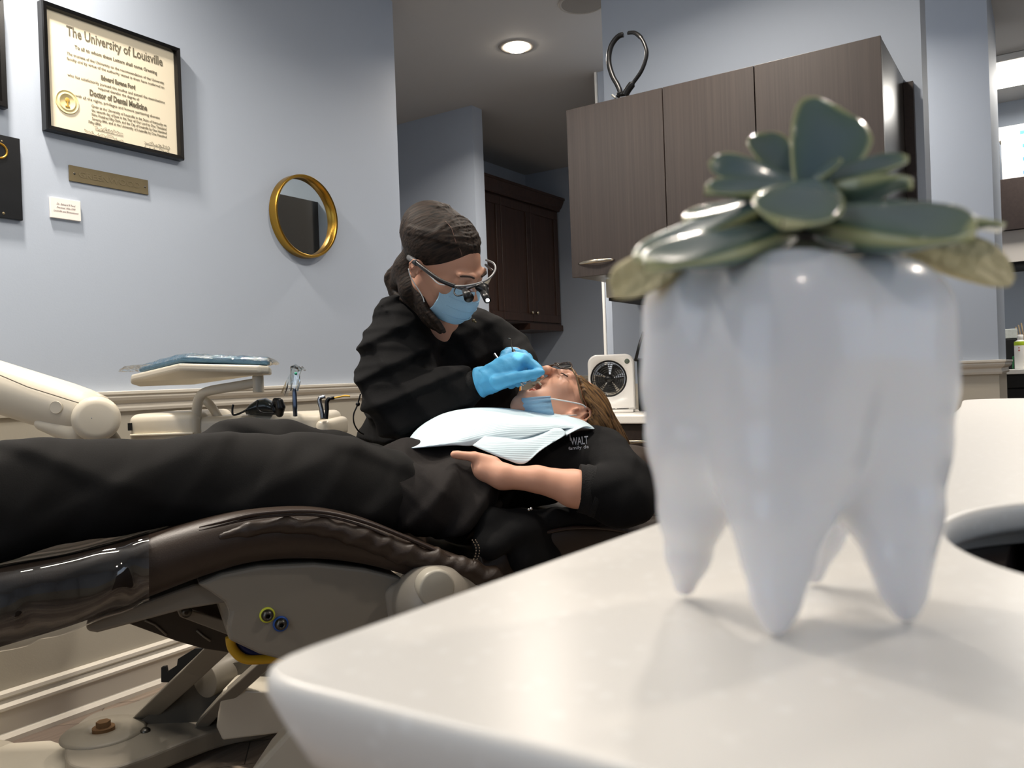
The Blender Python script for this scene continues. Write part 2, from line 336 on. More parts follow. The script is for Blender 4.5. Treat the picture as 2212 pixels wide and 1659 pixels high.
# ------------------------------------------------------------------ signed distance modelling (one continuous surface)
class Field:
    def __init__(s, h, D0=.08):
        s.h = h; s.prims = []; s.D0 = D0
    def cap(s, a, b, ra, rb=None, k=.02, op='u'):
        a = np.array(a, float); b = np.array(b, float); rb = ra if rb is None else rb
        R = max(ra, rb); lo = np.minimum(a, b)-R; hi = np.maximum(a, b)+R
        def f(X, Y, Z):
            d = b-a; L = max(d@d, 1e-12); t = np.clip(((X-a[0])*d[0]+(Y-a[1])*d[1]+(Z-a[2])*d[2])/L, 0, 1)
            return np.sqrt((X-a[0]-t*d[0])**2+(Y-a[1]-t*d[1])**2+(Z-a[2]-t*d[2])**2)-(ra+(rb-ra)*t)
        s.prims.append((f, lo, hi, k, op)); return s
    def chain(s, pts, k=.02):
        for (a, ra), (b, rb) in zip(pts[:-1], pts[1:]): s.cap(a, b, ra, rb, k)
        return s
    def ell(s, c, r, M=None, k=.02, op='u'):
        c = np.array(c, float); r = np.array(r, float); M = np.eye(3) if M is None else np.array(M, float)   # rows = local axes
        R = r.max(); ext = np.sqrt(((M*r[:, None])**2).sum(0)); lo = c-ext; hi = c+ext
        def f(X, Y, Z):
            x, y, z = X-c[0], Y-c[1], Z-c[2]
            u = [(M[i][0]*x+M[i][1]*y+M[i][2]*z) for i in range(3)]
            k0 = np.sqrt(sum((u[i]/r[i])**2 for i in range(3))); k1 = np.sqrt(sum((u[i]/r[i]**2)**2 for i in range(3)))
            return k0*(k0-1)/np.maximum(k1, 1e-6)
        s.prims.append((f, lo, hi, k, op)); return s
    def mesh(s, name, mt, parent=None, disp=None, post=None, clip=None):
        h = s.h
        us = [p for p in s.prims if p[4] == 'u']
        lo = np.min([p[1] for p in us], 0)-4*h-.012; hi = np.max([p[2] for p in us], 0)+4*h+.012
        n = np.ceil((hi-lo)/h).astype(int)+1
        ax = [np.float32(lo[i]+h*np.arange(n[i])) for i in range(3)]
        D = np.full(n, s.D0, np.float32)
        for f, a, b, k, op in s.prims:
            mg = k+.03
            i0 = np.clip(np.floor((a-mg-lo)/h).astype(int), 0, n-1); i1 = np.clip(np.ceil((b+mg-lo)/h).astype(int)+1, 1, n)
            if np.any(i1 <= i0): continue
            sl = tuple(slice(i0[j], i1[j]) for j in range(3))
            X, Y, Z = np.meshgrid(*[ax[j][sl[j]] for j in range(3)], indexing='ij', sparse=True)
            d = f(X, Y, Z).astype(np.float32); c = D[sl]
            if op == 'u':
                hh = np.maximum(k-np.abs(c-d), 0); D[sl] = np.minimum(c, d)-hh*hh/(4*max(k, 1e-6))
            else:
                d = -d; hh = np.maximum(k-np.abs(c-d), 0); D[sl] = np.maximum(c, d)+hh*hh/(4*max(k, 1e-6))
        if disp is not None:
            near = np.abs(D) < .03; idx = np.argwhere(near)
            pts = lo+idx*h; D[near] += disp(pts[:, 0], pts[:, 1], pts[:, 2]).astype(np.float32)
        D[0], D[-1] = .05, .05; D[:, 0], D[:, -1] = .05, .05; D[:, :, 0], D[:, :, -1] = .05, .05
        I = D < 0
        # surface nets
        C = np.zeros(np.array(n)-1, np.int8)
        for a in (0, 1):
            for b in (0, 1):
                for c in (0, 1): C += I[a:n[0]-1+a, b:n[1]-1+b, c:n[2]-1+c]
        act = (C > 0) & (C < 8); cells = np.argwhere(act); N = len(cells)
        ids = np.full(act.shape, -1, np.int64); ids[act] = np.arange(N)
        acc = np.zeros((N, 3)); cnt = np.zeros(N)
        cor = [(a, b, c) for a in (0, 1) for b in (0, 1) for c in (0, 1)]
        for p in cor:
            for q in cor:
                if sum(abs(p[i]-q[i]) for i in range(3)) == 1 and p < q:
                    P0 = cells+p; Q0 = cells+q
                    dp = D[P0[:, 0], P0[:, 1], P0[:, 2]]; dq = D[Q0[:, 0], Q0[:, 1], Q0[:, 2]]
                    x = (dp < 0) != (dq < 0); t = np.where(x, dp/np.where(x, dp-dq, 1), 0)
                    acc += np.where(x[:, None], P0+(np.array(q)-p)*t[:, None], 0); cnt += x
        V = lo+h*(acc/np.maximum(cnt, 1)[:, None])
        Fc = []
        for axn in range(3):
            o1, o2 = [(1, 2), (2, 0), (0, 1)][axn]
            sa = [slice(None)]*3; sb = [slice(None)]*3; sa[axn] = slice(0, -1); sb[axn] = slice(1, None)
            A = I[tuple(sa)]; B = I[tuple(sb)]
            e = np.argwhere(A != B); e = e[(e[:, o1] > 0) & (e[:, o2] > 0) & (e[:, o1] < n[o1]-1) & (e[:, o2] < n[o2]-1)]
            u1 = np.zeros(3, int); u1[o1] = 1; u2 = np.zeros(3, int); u2[o2] = 1
            g = lambda q: ids[q[:, 0], q[:, 1], q[:, 2]]
            quad = np.stack([g(e-u1-u2), g(e-u2), g(e), g(e-u1)], 1)
            fl = A[e[:, 0], e[:, 1], e[:, 2]]
            quad[~fl] = quad[~fl][:, ::-1]
            Fc.append(quad)
        Fc = np.concatenate(Fc); Fc = Fc[(Fc >= 0).all(1)]
        # light relaxation
        for _ in range(2):
            s1 = V.copy(); w = np.ones(N)
            for i in range(4):
                a, b = Fc[:, i], Fc[:, (i+1) % 4]
                for c in range(3):
                    s1[:, c] += np.bincount(a, V[b, c], N)+np.bincount(b, V[a, c], N)
                w += np.bincount(a, minlength=N)+np.bincount(b, minlength=N)
            V = .45*V+.55*s1/w[:, None]
        me = bpy.data.meshes.new(name)
        me.vertices.add(len(V)); me.vertices.foreach_set('co', V.astype(np.float32).ravel())
        me.loops.add(len(Fc)*4); me.loops.foreach_set('vertex_index', Fc.astype(np.int32).ravel())
        me.polygons.add(len(Fc)); me.polygons.foreach_set('loop_start', np.arange(0, len(Fc)*4, 4, dtype=np.int32))
        me.polygons.foreach_set('use_smooth', [True]*len(Fc))
        me.update(calc_edges=True); me.validate()
        return link(name, me, mt, parent)
def folds(amp, dirs, seed=0):
    """cloth folds: sharp ridges across the given wave vectors"""
    r = np.random.RandomState(seed); ws = []
    for d, wl, a in dirs:
        d = np.array(d, float); d /= np.linalg.norm(d); ws.append((d, 2*math.pi/wl, a, r.rand()*6, r.randn(3)*9, r.rand()*6))
    def f(x, y, z):
        t = 0
        for d, kf, a, ph, w, p2 in ws:
            u = (d[0]*x+d[1]*y+d[2]*z)*kf+ph+1.6*np.sin(w[0]*x+w[1]*y+w[2]*z+p2)
            env = .5+.5*np.sin(.55*(w[1]*x+w[2]*y+w[0]*z)+p2*2)
            c = (1+np.cos(u+.5*np.cos(u)))*.5; t = t+a*env*(c**2.2-.35)*1.6
        return -amp*t
    return f
def frame(f, u):
    f = np.array(f, float); f /= np.linalg.norm(f); u = np.array(u, float); u -= f*(u@f); u /= np.linalg.norm(u)
    return np.cross(f, u), f, u
def camvec(x, y, z): return x*RT+y*UP-z*FW          # z towards the camera
# ================================================================== the room
YL, XP, XR = 2.52, 3.12, 4.36
GS = 1.069                                   # the cabinet group stands a little deeper than first measured
CEIL = 2.74
def slab(name, lo, hi, mt, bev=0):
    return struct(MB().box(lo, hi, bev).build(name, mt))
slab('floor', (-2.1, -2.1, -.1), (6.8, 5.3, 0), mat_floor())
slab('ceiling', (-2.1, -2.1, CEIL), (6.8, 5.3, CEIL+.1), M_ceil)
slab('wall_left', (-2.1, YL, 0), (2.95, YL+.12, CEIL), MW)
slab('wall_passage', (2.83, YL+.12, 0), (2.95, 5.2, CEIL), MW)
slab('wall_partition', (XP*GS, .372, 0), (XP*GS+.16, 1.641, CEIL), MW)
slab('wall_rear', (XR, 3.09, 0), (XR+.11, 5.2, CEIL), MW)
slab('wall_column', (XR, .214, 0), (5.06, 2.185, CEIL), MW)
slab('wall_alcove', (4.47, 3.81, 0), (6.3, 3.93, CEIL), MW)
slab('wall_alcove_end', (6.14, 1.2, 0), (6.26, 3.81, CEIL), MW)
slab('wall_far', (6.64, -2.1, 0), (6.76, 1.2, CEIL), MW)
slab('wall_end', (2.95, 5.2, 0), (6.8, 5.3, CEIL), MW)
# rear walls behind the camera, each with an opening for an added window
def wall_with_window(name, ax, v0, v1, a0, a1, w0, w1, z0, z1, other0, other1):
    b = MB()
    for (p, q, s, t) in ((a0, w0, 0, CEIL), (w1, a1, 0, CEIL), (w0, w1, 0, z0), (w0, w1, z1, CEIL)):
        if ax == 0: b.box((v0, p, s), (v1, q, t))
        else: b.box((p, v0, s), (q, v1, t))
    struct(b.build(name, MW))
wall_with_window('wall_back', 0, -2.1, -1.98, -2.1, YL, -.1, 1.9, .7, 2.2, 0, 0)
wall_with_window('wall_right', 1, -2.1, -1.98, -1.98, 6.64, -.6, 1.0, .75, 2.15, 0, 0)
def window(name, ax, v, a0, a1, z0, z1):
    b = MB(); g = MB(); w = .06
    def bx(m, p, q, s, t, d0, d1):
        if ax == 0: m.box((v+d0, p, s), (v+d1, q, t))
        else: m.box((p, v+d0, s), (q, v+d1, t))
    for (p, q, s, t) in ((a0, a1, z0, z0+w), (a0, a1, z1-w, z1), (a0, a0+w, z0, z1), (a1-w, a1, z0, z1), ((a0+a1)/2-.02, (a0+a1)/2+.02, z0, z1), (a0, a1, (z0+z1)/2-.015, (z0+z1)/2+.015)):
        bx(b, p, q, s, t, 0, .05)
    f = struct(b.build(name, M_trim)); bx(g, a0+w, a1-w, z0+w, z1-w, .02, .026); g.build('pane', M_glass, f)
window('unseen_window_1', 0, -2.08, -.1, 1.9, .7, 2.2)  # both windows are added out of view to brighten the room
window('unseen_window_2', 1, -2.08, -.6, 1.0, .75, 2.15)

# chair rails and baseboards: a moulding profile (out from wall, height) run along a line
RAIL = [(0, .912), (.012, .913), (.014, .922), (.010, .928), (.010, .938), (.022, .948), (.026, .957), (.024, .963), (.030, .968), (.030, .976), (0, .978)]
BASE = [(0, 0), (.024, 0), (.024, .012), (.018, .022), (.014, .026), (.014, .085), (.020, .090), (.020, .098), (.011, .108), (.008, .118), (.013, .124), (.012, .134), (0, .140)]
def mould(name, prof, pts, out, k=1.0):
    """pts: 2-D polyline, out: 2-D outward vector per point"""
    b = MB(); b.grid([[(p[0]+o[0]*q, p[1]+o[1]*q, z) for q, z in prof] for p, o in zip(pts, out)])
    struct(b.build(name, M_trim, bev=0))
mould('trim_1', RAIL, [(-1.98, YL), (2.95, YL)], [(0, -1)]*2)
mould('baseboard_left', [(a*1.3, z) for a, z in BASE], [(-1.98, YL), (2.95, YL)], [(0, -1)]*2)
mould('trim_2', RAIL, [(XR, 2.185), (XR, .214), (5.06, .214)], [(-1, 0), (-1, -1), (0, -1)])
mould('baseboard_column', BASE, [(XR, 2.185), (XR, .214), (5.06, .214)], [(-1, 0), (-1, -1), (0, -1)])
mould('trim_3', RAIL, [(XR, 5.2), (XR, 3.09), (XR+.11, 3.09)], [(-1, 0), (-1, -1), (0, -1)])
mould('trim_4', RAIL, [(6.14, 3.81), (6.14, 1.2)], [(-1, 0)]*2)
struct(MB().box((XR-.012, 2.187, 0), (XR+.05, 2.20, CEIL)).build('trim_5', mat('white corner bead', '#f4f3ee', rough=.4)))

# ================================================================== things on the left wall
def LW(px, py, d=0): return on(1, YL-d, px, py)
EX, EZ, EY = Vector((1, 0, 0)), Vector((0, 0, 1)), Vector((0, 1, 0))
def wall_frame(t, x0, x1, z0, z1, w, dep, mt, name='frame'):
    b = MB()
    prof = [(0, 0), (0, dep*.8), (w*.15, dep), (w*.8, dep*.9), (w, dep*.55), (w, 0)]
    rows = []
    for (cx, cz, sx, sz) in ((x0, z0, 1, 1), (x1, z0, -1, 1), (x1, z1, -1, -1), (x0, z1, 1, -1), (x0, z0, 1, 1)):
        rows.append([(cx+sx*a, YL-d, cz+sz*a) for a, d in prof])
    b.grid(rows)
    return b.build(name, mt, t)
M_frame = mat('black lacquer frame', '#0f0e0e', rough=.22)
M_parch = mat('parchment', '#e6dcc4', rough=.75, mottle=.04, mscale=5)
M_ink = mat('ink', '#6a6454', rough=.8)
M_inkf = mat('faded ink', '#7a725e', rough=.8)
tl, trr, bl, brr = LW(83, 8), LW(381, 106), LW(88, 283), LW(386, 348)
dx0, dx1 = (tl[0]+bl[0])/2, (trr[0]+brr[0])/2; dz0, dz1 = (bl[2]+brr[2])/2, (tl[2]+trr[2])/2
t = thing('framed_diploma', 'large framed diploma on cream parchment in thin black frame', 'diploma', ((dx0+dx1)/2, YL, dz0))
wall_frame(t, dx0, dx1, dz0, dz1, .017, .03, M_frame)
MB().box((dx0+.01, YL-.012, dz0+.01), (dx1-.01, YL-.001, dz1-.01)).build('parchment', M_parch, t)
W_, H_ = dx1-dx0, dz1-dz0
def dt(name, s, u, v, size, wdt, mt=M_ink, bold=.0002, al='CENTER', sh=0):
    text(name, s, (dx0+W_*u, YL-.0128, dz1-H_*v), EX, EZ, size, mt, t, bold=bold, width=wdt*W_ if wdt else None, align=al, shear=sh)
dt('heading_lettering', 'The University of Louisville', .52, .165, .042, .70, bold=.0007)
dt('lettering', 'To all to whom these Letters shall come Greeting', .52, .275, .0155, .60)
dt('lettering', 'The trustees of the University on the recommendation of the University', .52, .345, .0125, .71, bold=.0)
dt('lettering', 'faculty and by virtue of the authority vested in them have conferred on', .52, .385, .0125, .71, bold=.0)
dt('name_lettering', 'Edward Eugene Ford', .52, .46, .020, .25, bold=.0008)
dt('lettering', 'who has satisfactorily pursued the studies and passed the examinations', .52, .515, .0125, .71, bold=.0)
dt('lettering', 'required therefor the degree of', .52, .553, .0125, .30, bold=.0)
dt('degree_lettering', 'Doctor of Dental Medicine', .52, .61, .026, .42, bold=.001)
dt('lettering', 'with all the rights, privileges and honors pertaining thereto', .52, .665, .0125, .62, bold=.0)
for k, s_ in enumerate(('Given at the University of Louisville in the State of Kentucky on', 'the seventh day of June in the Year of Our Lord by One Thousand', 'Nine Hundred Fifty-Sixth, and the City of Louisville by One Hundred',
                        'Seventy-fifth, and at the University of Louisville by One Hundred')):
    dt('lettering', s_, .60, .715+.034*k, .0125, .56, bold=.0)
dt('lettering', 'Fifty-fifth.', .34, .851, .0125, .09, bold=.0)
for (u, v, wd, seed) in ((.44, .885, .2, 1), (.40, .935, .28, 2), (.80, .905, .2, 3), (.80, .95, .2, 4)):
    r = random.Random(seed); pts = []
    for k in range(26):
        q = k/25; pts.append((dx0+W_*(u-wd/2+wd*q+r.uniform(-.008, .008)), YL-.0135, dz1-H_*(v+r.uniform(-.02, .014)*(1 if k % 2 else -.7))))
    MB().tube(cr(pts, 3), .0005, 5).build('signature', M_ink if seed < 4 else M_inkf, t)
    MB().box((dx0+W_*(u-wd/2), YL-.0131, dz1-H_*(v+.018)), (dx0+W_*(u+wd/2), YL-.0125, dz1-H_*(v+.016))).build('signature_line', M_inkf, t)
sc_ = (dx0+W_*.155, YL-.012, dz1-H_*.735)
se = MB().lathe([(0, .0015), (.022, .0015), (.023, .003), (.026, .003), (.027, .0015), (.033, .0015), (.034, .0028), (.036, .0028), (.037, 0)], sc_, (0, -1, 0), 48).build('seal', mat('pale gold seal', '#d9ca98', rough=.45), t, True)
MB().ball((sc_[0], sc_[1]-.003, sc_[2]+.005), .007, sc=(1, .2, 1.1)).box((sc_[0]-.002, sc_[1]-.004, sc_[2]-.014), (sc_[0]+.002, sc_[1]-.002, sc_[2])).box((sc_[0]-.007, sc_[1]-.004, sc_[2]-.016), (sc_[0]+.007, sc_[1]-.002, sc_[2]-.013)).build('emblem', mat('gold ink', '#b8953f', rough=.5), se)

a, b_ = LW(0, 2), LW(4, 237)
t = thing('dark_picture_frame', 'dark frame cut off at the upper left edge, beside the diploma', 'picture frame', (1.0, YL, b_[2]))
wall_frame(t, .78, b_[0]+.006, b_[2], a[2], .02, .028, M_frame)
MB().box((.79, YL-.01, b_[2]+.01), (b_[0], YL-.001, a[2]-.01)).build('picture', mat('dark print', '#3a3833', rough=.6), t)
a, b_ = LW(40, 302), LW(45, 478)
t = thing('black_wall_plaque', 'black mottled plaque with a gold ring at the left edge, under the dark frame', 'plaque', (1.1, YL, b_[2]))
MB().box((.9, YL-.014, b_[2]), (b_[0], YL-.001, a[2]), .002).build('board', mat('black marbled board', '#15171a', rough=.3, mottle=.6, mscale=14), t)
c_ = LW(-2, 325, .014)
MB().tube([c_+np.array([.021*math.cos(q), 0, .021*math.sin(q)]) for q in np.linspace(0, 2*math.pi, 40, endpoint=False)], .0035, 8, True).build('ring', M_gold, t, True)
c_ = LW(8, 461, .014); MB().ball(c_, .004, sc=(1, .4, 1)).build('screw', M_brass, t, True)
c_ = LW(4, 305, .014); MB().ball(c_, .003, sc=(1, .4, 1)).build('screw', M_brass, t, True)

a, b_ = LW(147, 355), LW(319, 423); a2, b2 = LW(148, 389), LW(318, 391)
z0, z1 = (a2[2]+b_[2])/2, (a[2]+b2[2])/2
t = thing('brass_nameplate', 'long aged brass nameplate with embossed letters below the diploma', 'nameplate', ((a[0]+b_[0])/2, YL, z0))
MB().box((a[0], YL-.005, z0), (b_[0], YL-.0005, z1), .0008).build('plate', M_brass, t)
text('raised_lettering', 'GREENWOOD', ((a[0]+b_[0])/2, YL-.0052, (z0+z1)/2), EX, EZ, .026, mat('worn brass letters', '#716750', rough=.45, metal=.5), t, bold=.0004, width=(b_[0]-a[0])*.78, depth=.0004)
for q in (.06, .955): MB().ball((a[0]+(b_[0]-a[0])*q, YL-.005, (z0+z1)/2), .0035, sc=(1, .35, 1)).build('screw', M_dsteel, t, True)
a, b_ = LW(105, 426), LW(172, 479); a2, b2 = LW(107, 470), LW(170, 435); z0, z1 = (a2[2]+b_[2])/2, (a[2]+b2[2])/2
t = thing('name_card', 'small white printed card on the wall under the brass nameplate', 'card', ((a[0]+b_[0])/2, YL, z0))
MB().box((a[0], YL-.009, z0), (b_[0], YL-.0005, z1), .001).build('card', mat('white card', '#efe9e2', rough=.5), t)
for k, s_ in enumerate(('Dr. Edward E Ford', 'Practiced 1956-1990', 'Louisville and Brownstown')):
    text('lettering', s_, ((a[0]+b_[0])/2, YL-.0092, z1-(z1-z0)*(.3+.17*k)), EX, EZ, .0085, mat('grey ink %d' % k, '#8a7f7c', rough=.8), t, width=(b_[0]-a[0])*(.62, .62, .82)[k], shear=.35)

# round mirror
mc = np.array([2.343, YL, 1.652]); R_ = .166
t = thing('round_mirror', 'small round wall mirror in a gold ring frame behind the dentist', 'mirror', mc)
MB().lathe([(R_-.011, .004), (R_-.012, .036), (R_-.009, .039), (R_-.006, .036), (R_-.004, .040), (R_-.001, .036), (R_, .030), (R_, .001)], mc, (0, -1, 0), 96).build('frame', M_gold, t, True)
MB().lathe([(0, .012), (R_-.0105, .012)], mc, (0, -1, 0), 64).build('mirror_glass', mat('silvered glass', '#dfe6e6', rough=.01, metal=1), t)

# ================================================================== grey laminate cabinetry in front of the partition
_before = set(bpy.data.objects)
XC = 2.66; CY0, CY1, CZ0, CZ1 = .403, 1.465, 1.335, 1.942
t = thing('wall_cabinet', 'grey-brown laminate wall cabinet with three tall flat doors', 'cabinet', (2.9, .93, CZ0))
MB().box((XC+.021, CY0+.001, CZ0), (XP-.001, CY1-.001, CZ1-.001)).build('carcass', M_lamend, t)
for d0, d1 in ((CY1, 1.0925), (1.0895, .7795), (.7765, CY0)):
    d = MB().box((XC, d1, CZ0-.004), (XC+.019, d0, CZ1), .001).build('door', M_lam, t)
    if d0 == CY1:
        ys = np.linspace(1.436, 1.291, 14)
        MB().tube([(XC-.004-.022*math.sin(math.pi*k/13), y, 1.379) for k, y in enumerate(ys)], [.002+.0055*abs(math.sin(math.pi*k/13))**.6 for k in range(14)], 12, flat=.45, up=(0, 0, 1)).build('handle', M_nickel, d, True)
MB().box((XP-.03, CY0-.03, CZ0+.03), (XP-.001, CY0, CZ1-.02)).build('filler_strip', M_darkh, t)
q0 = on(1, 1.40, 1270, 628)
t = thing('light_valance', 'cream light valance under the wall cabinet above the fan', 'valance', (2.95, .9, 1.26))
MB().box((2.80, .47, 1.262), (XP-.002, 1.40, CZ0-.005), .002).build('housing', M_cream, t)
MB().box((2.81, .48, 1.250), (XP-.01, 1.395, 1.2615)).build('diffuser', M_blackm, t)

CTZ = .83
t = thing('base_cabinet', 'dark wood base cabinet with drawers under the small white worktop', 'cabinet', (2.86, .9, 0))
MB().box((2.66, .36, .15), (XP-.002, 1.45, CTZ-.03)).box((2.72, .37, .0628), (XP-.002, 1.44, .15)).build('carcass', M_darkh, t)
for k, (z0, z1) in enumerate(((.64, .795), (.47, .635), (.165, .465))):
    for y0, y1 in ((.365, .905), (.91, 1.445)):
        d = MB().box((2.642, y0, z0), (2.659, y1, z1), .001).build('drawer', M_darkh, t)
        ys = np.linspace((y0+y1)/2-.15, (y0+y1)/2+.0, 10)+.18
        MB().tube([(2.640-.02*math.sin(math.pi*j/9), y-.03, (z0+z1)/2+.02) for j, y in enumerate(ys)], [.002+.0045*abs(math.sin(math.pi*j/9))**.6 for j in range(10)], 10, flat=.5, up=(0, 0, 1)).build('handle', M_nickel, d, True)
w = MB().box((2.615, .352, CTZ-.0295), (XP-.002, 1.47, CTZ), .004).build('worktop', M_quartz)
tag(w, 'small white quartz worktop that carries the fan', 'worktop')
w = MB().box((3.02, .40, CTZ+.001), (XP-.002, 1.28, 1.249)).build('splash_panel', M_darkh)
tag(w, 'dark wood back panel between the fan worktop and wall cabinet', 'panel')

# portable fan
fz = CTZ+.001
fc = CP(1326, 828, 0)  # only for heading
fl, fr = on(2, CTZ+.02, 1273, 880), on(2, CTZ+.02, 1378, 882)
fcx = on(0, 2.79, 1327, 830); fe = Vector((math.sin(math.radians(20)), -math.cos(math.radians(20)), 0)).normalized()   # width direction
fn = Vector((-fe.y, fe.x, 0)).normalized();
if fn.dot(Vector((-1, 0, 0))) < 0: fn = -fn
FWd, FHt, FDp = .174, .218, .06
fbase = Vector((2.80, fcx[1]+.018, fz)); fu = Vector((0, 0, 1))
t = thing('portable_fan', 'small white box fan with round black grille on the worktop', 'fan', fbase)
b = MB()
for sgn in (0,):
    prof = []
    n = 10; r = .035
    outline = [(-FWd/2, .01)]+[(-FWd/2+r-r*math.cos(q), FHt-r+r*math.sin(q)) for q in np.linspace(0, math.pi/2, n)]+[(FWd/2-r+r*math.sin(q), FHt-r+r*math.cos(q)) for q in np.linspace(0, math.pi/2, n)]+[(FWd/2, .01)]
    rows = []
    for (ins, dd) in ((.006, 0), (.0015, .003), (0, .009), (0, FDp-.02), (.008, FDp)):
        rows.append([fbase+fe*(x*(1-ins/(FWd/2)))+fu*(FHt/2+(z-FHt/2)*(1-ins/(FHt/2)))-fn*dd for x, z in outline])
    b.grid(rows, closed_v=True)
    # front face with a round opening
    fc0 = Vector((0, 0)); cz = FHt*.585; rr = .069; cxo = -.009
    K = 64
    ring = [(cxo+rr*math.cos(2*math.pi*k/K), cz+rr*math.sin(2*math.pi*k/K)) for k in range(K)]
    def edge_pt(k):
        a = 2*math.pi*k/K; dx, dz = math.cos(a), math.sin(a); best = None
        O = [(x*(1-.006/(FWd/2)), FHt/2+(z-FHt/2)*(1-.006/(FHt/2))) for x, z in outline]
        for i in range(len(O)):
            (x1, z1), (x2, z2) = O[i], O[(i+1) % len(O)]
            den = dx*(z2-z1)-dz*(x2-x1)
            if abs(den) < 1e-9: continue
            tt = ((x1-cxo)*(z2-z1)-(z1-cz)*(x2-x1))/den; ss = ((x1-cxo)*dz-(z1-cz)*dx)/den
            if tt > 0 and -1e-6 <= ss <= 1+1e-6 and (best is None or tt < best): best = tt
        return (cxo+dx*best, cz+dz*best)
    F3 = lambda p, d: fbase+fe*p[0]+fu*p[1]-fn*d
    eo = [edge_pt(k) for k in range(K)]
    b.grid([[F3(p, 0) for p in eo], [F3(p, 0) for p in ring], [F3(p, .012) for p in ring], [F3((cxo+(p[0]-cxo)*.97, cz+(p[1]-cz)*.97), .055) for p in ring]], closed_v=True)
    b.box((0, 0, 0), (0, 0, 0)) if False else None
b.build('housing', M_white, t, True)
fo = lambda x, z, d: fbase+fe*x+fu*z-fn*d
b = MB()
for q in (.0655, .058, .050, .042, .034, .026): b.tube([fo(cxo+q*math.cos(s), cz+q*math.sin(s), .003+.004*(q > .06)) for s in np.linspace(0, 2*math.pi, 48, endpoint=False)], .0013 if q < .06 else .0035, 6, True)
for s in range(10):
    a = 2*math.pi*s/10+.15
    b.tube([fo(cxo+q*math.cos(a+(.06-q)*5), cz+q*math.sin(a+(.06-q)*5), .003) for q in np.linspace(.012, .062, 8)], .0011, 6)
b.cyl(fo(cxo, cz, .001), fo(cxo, cz, .01), .015)
b.build('grille', M_black, t, True)
b = MB()
for s in range(5):
    a = 2*math.pi*s/5+.4; rows = []
    for q in np.linspace(.014, .055, 6):
        rows.append([fo(cxo+q*math.cos(a+w_), cz+q*math.sin(a+w_), .028+.018*(w_/.9)) for w_ in np.linspace(0, .95, 5)])
    b.grid(rows)
b.cyl(fo(cxo, cz, .02), fo(cxo, cz, .045), .016)
b.build('fan_blades', mat('grey translucent blades', '#3b3b3b', rough=.4), t, False, solid=.0015)
MB().cyl(fo(.062, FHt*.87, -.001), fo(.062, FHt*.87, .006), .0095).build('power_button', mat('green grey button', '#586458', rough=.4), t, True)
MB().box((0, 0, 0), (.001, .001, .001)) if False else None
b = MB()
for x0, x1 in ((-.06, .012), (.018, .062)): b.obox(fo((x0+x1)/2, .014, .0), fe, fn, fu, (x1-x0, .002, .002))
b.build('base_slot', M_blackm, t)
b = MB().obox(fo(0, .005, .035), fe, fn, fu, (.16, .085, .010), .002); b.build('foot', M_white, t)

# letter tray and papers behind the fan
bx = fbase+Vector((.13, -.12, 0))
t = thing('desk_organizer', 'black desk organizer on the worktop behind the fan', 'organizer', (bx[0], bx[1], fz))
MB().box((bx[0]-.05, bx[1]-.16, fz), (bx[0]+.06, bx[1]+.05, fz+.20), .004).build('bin', M_black, t)
MB().tube([(bx[0]-.05, bx[1]+.055, fz+.19), (bx[0]-.03, bx[1]+.045, fz+.25), (bx[0]-.02, bx[1]+.03, fz+.30)], .006, 8).build('arm', M_black, t, True)
pp = MB().box((bx[0]+.0, bx[1]-.13, fz+.2005), (bx[0]+.004, bx[1]+.025, fz+.28)).build('paper_sheet', M_paper)
tag(pp, 'white sheet of paper standing in the black organizer behind the fan', 'paper')
pp2 = MB().box((bx[0]+.02, bx[1]-.13, fz+.2005), (bx[0]+.024, bx[1]+.005, fz+.305)).build('paper_sheet', M_paper)
tag(pp2, 'taller white sheet behind the other one in the black organizer', 'paper')

# headband on top of the cabinet
def TP(px, py): return on(0, XC+.06, px, py)
t = thing('headband', 'black open hoop headband standing on the wall cabinet', 'headband', TP(1337, 208))
Lf = [TP(*p) for p in ((1340, 206), (1339, 196), (1333, 182), (1324, 166), (1317, 145), (1315, 125), (1319, 103), (1327, 88), (1337, 78), (1346, 75))]
Rt = [TP(*p) for p in ((1350, 206), (1357, 193), (1370, 176), (1384, 156), (1393, 135), (1397, 115), (1393, 97), (1384, 81), (1371, 71), (1357, 71))]
MB().tube(cr(Lf, 6), [.0075]*55, 10, flat=1.3).build('band', M_black, t, True)
n_ = len(cr(Rt, 6)); MB().tube(cr(Rt, 6), [.0085 if k < n_*.2 else (.0045 if k < n_*.75 else .006) for k in range(n_)], 10, flat=1.6).build('band', M_black, t, True)
MB().cyl(TP(1334, 205), TP(1354, 201), .009).ball(TP(1336, 206), .009).build('hinge', M_black, t, True)
MB().tube([TP(1322, 205), TP(1330, 212)], .004, 8).build('clip', mat('clear grey clip', '#a9a9a4', rough=.2), t, True)
q = on(0, XC+.12, 1400, 196); q[2] = CZ1+.008
o = MB().ball(q, .012, sc=(1, 1.3, .7)).build('cable_plug', M_black, None, True); tag(o, 'small round black plug on the cabinet top, right of the headband', 'plug')
q = np.array([2.75, CY0+.05, CZ1])
t = thing('clip_lamp', 'small white and black lamp lying on the right end of the wall cabinet', 'lamp', q)
MB().obox(q+np.array([0, 0, .012]), (1, 0, 0), (0, 1, 0), (0, 0, 1), (.05, .06, .02), .006).build('body', M_white, t, True)
MB().tube([q+np.array(v) for v in ((.03, 0, .012), (.06, -.025, .022), (.09, -.03, .016), (.12, -.02, .012))], .010, 10).build('neck', M_dsteel, t, True)

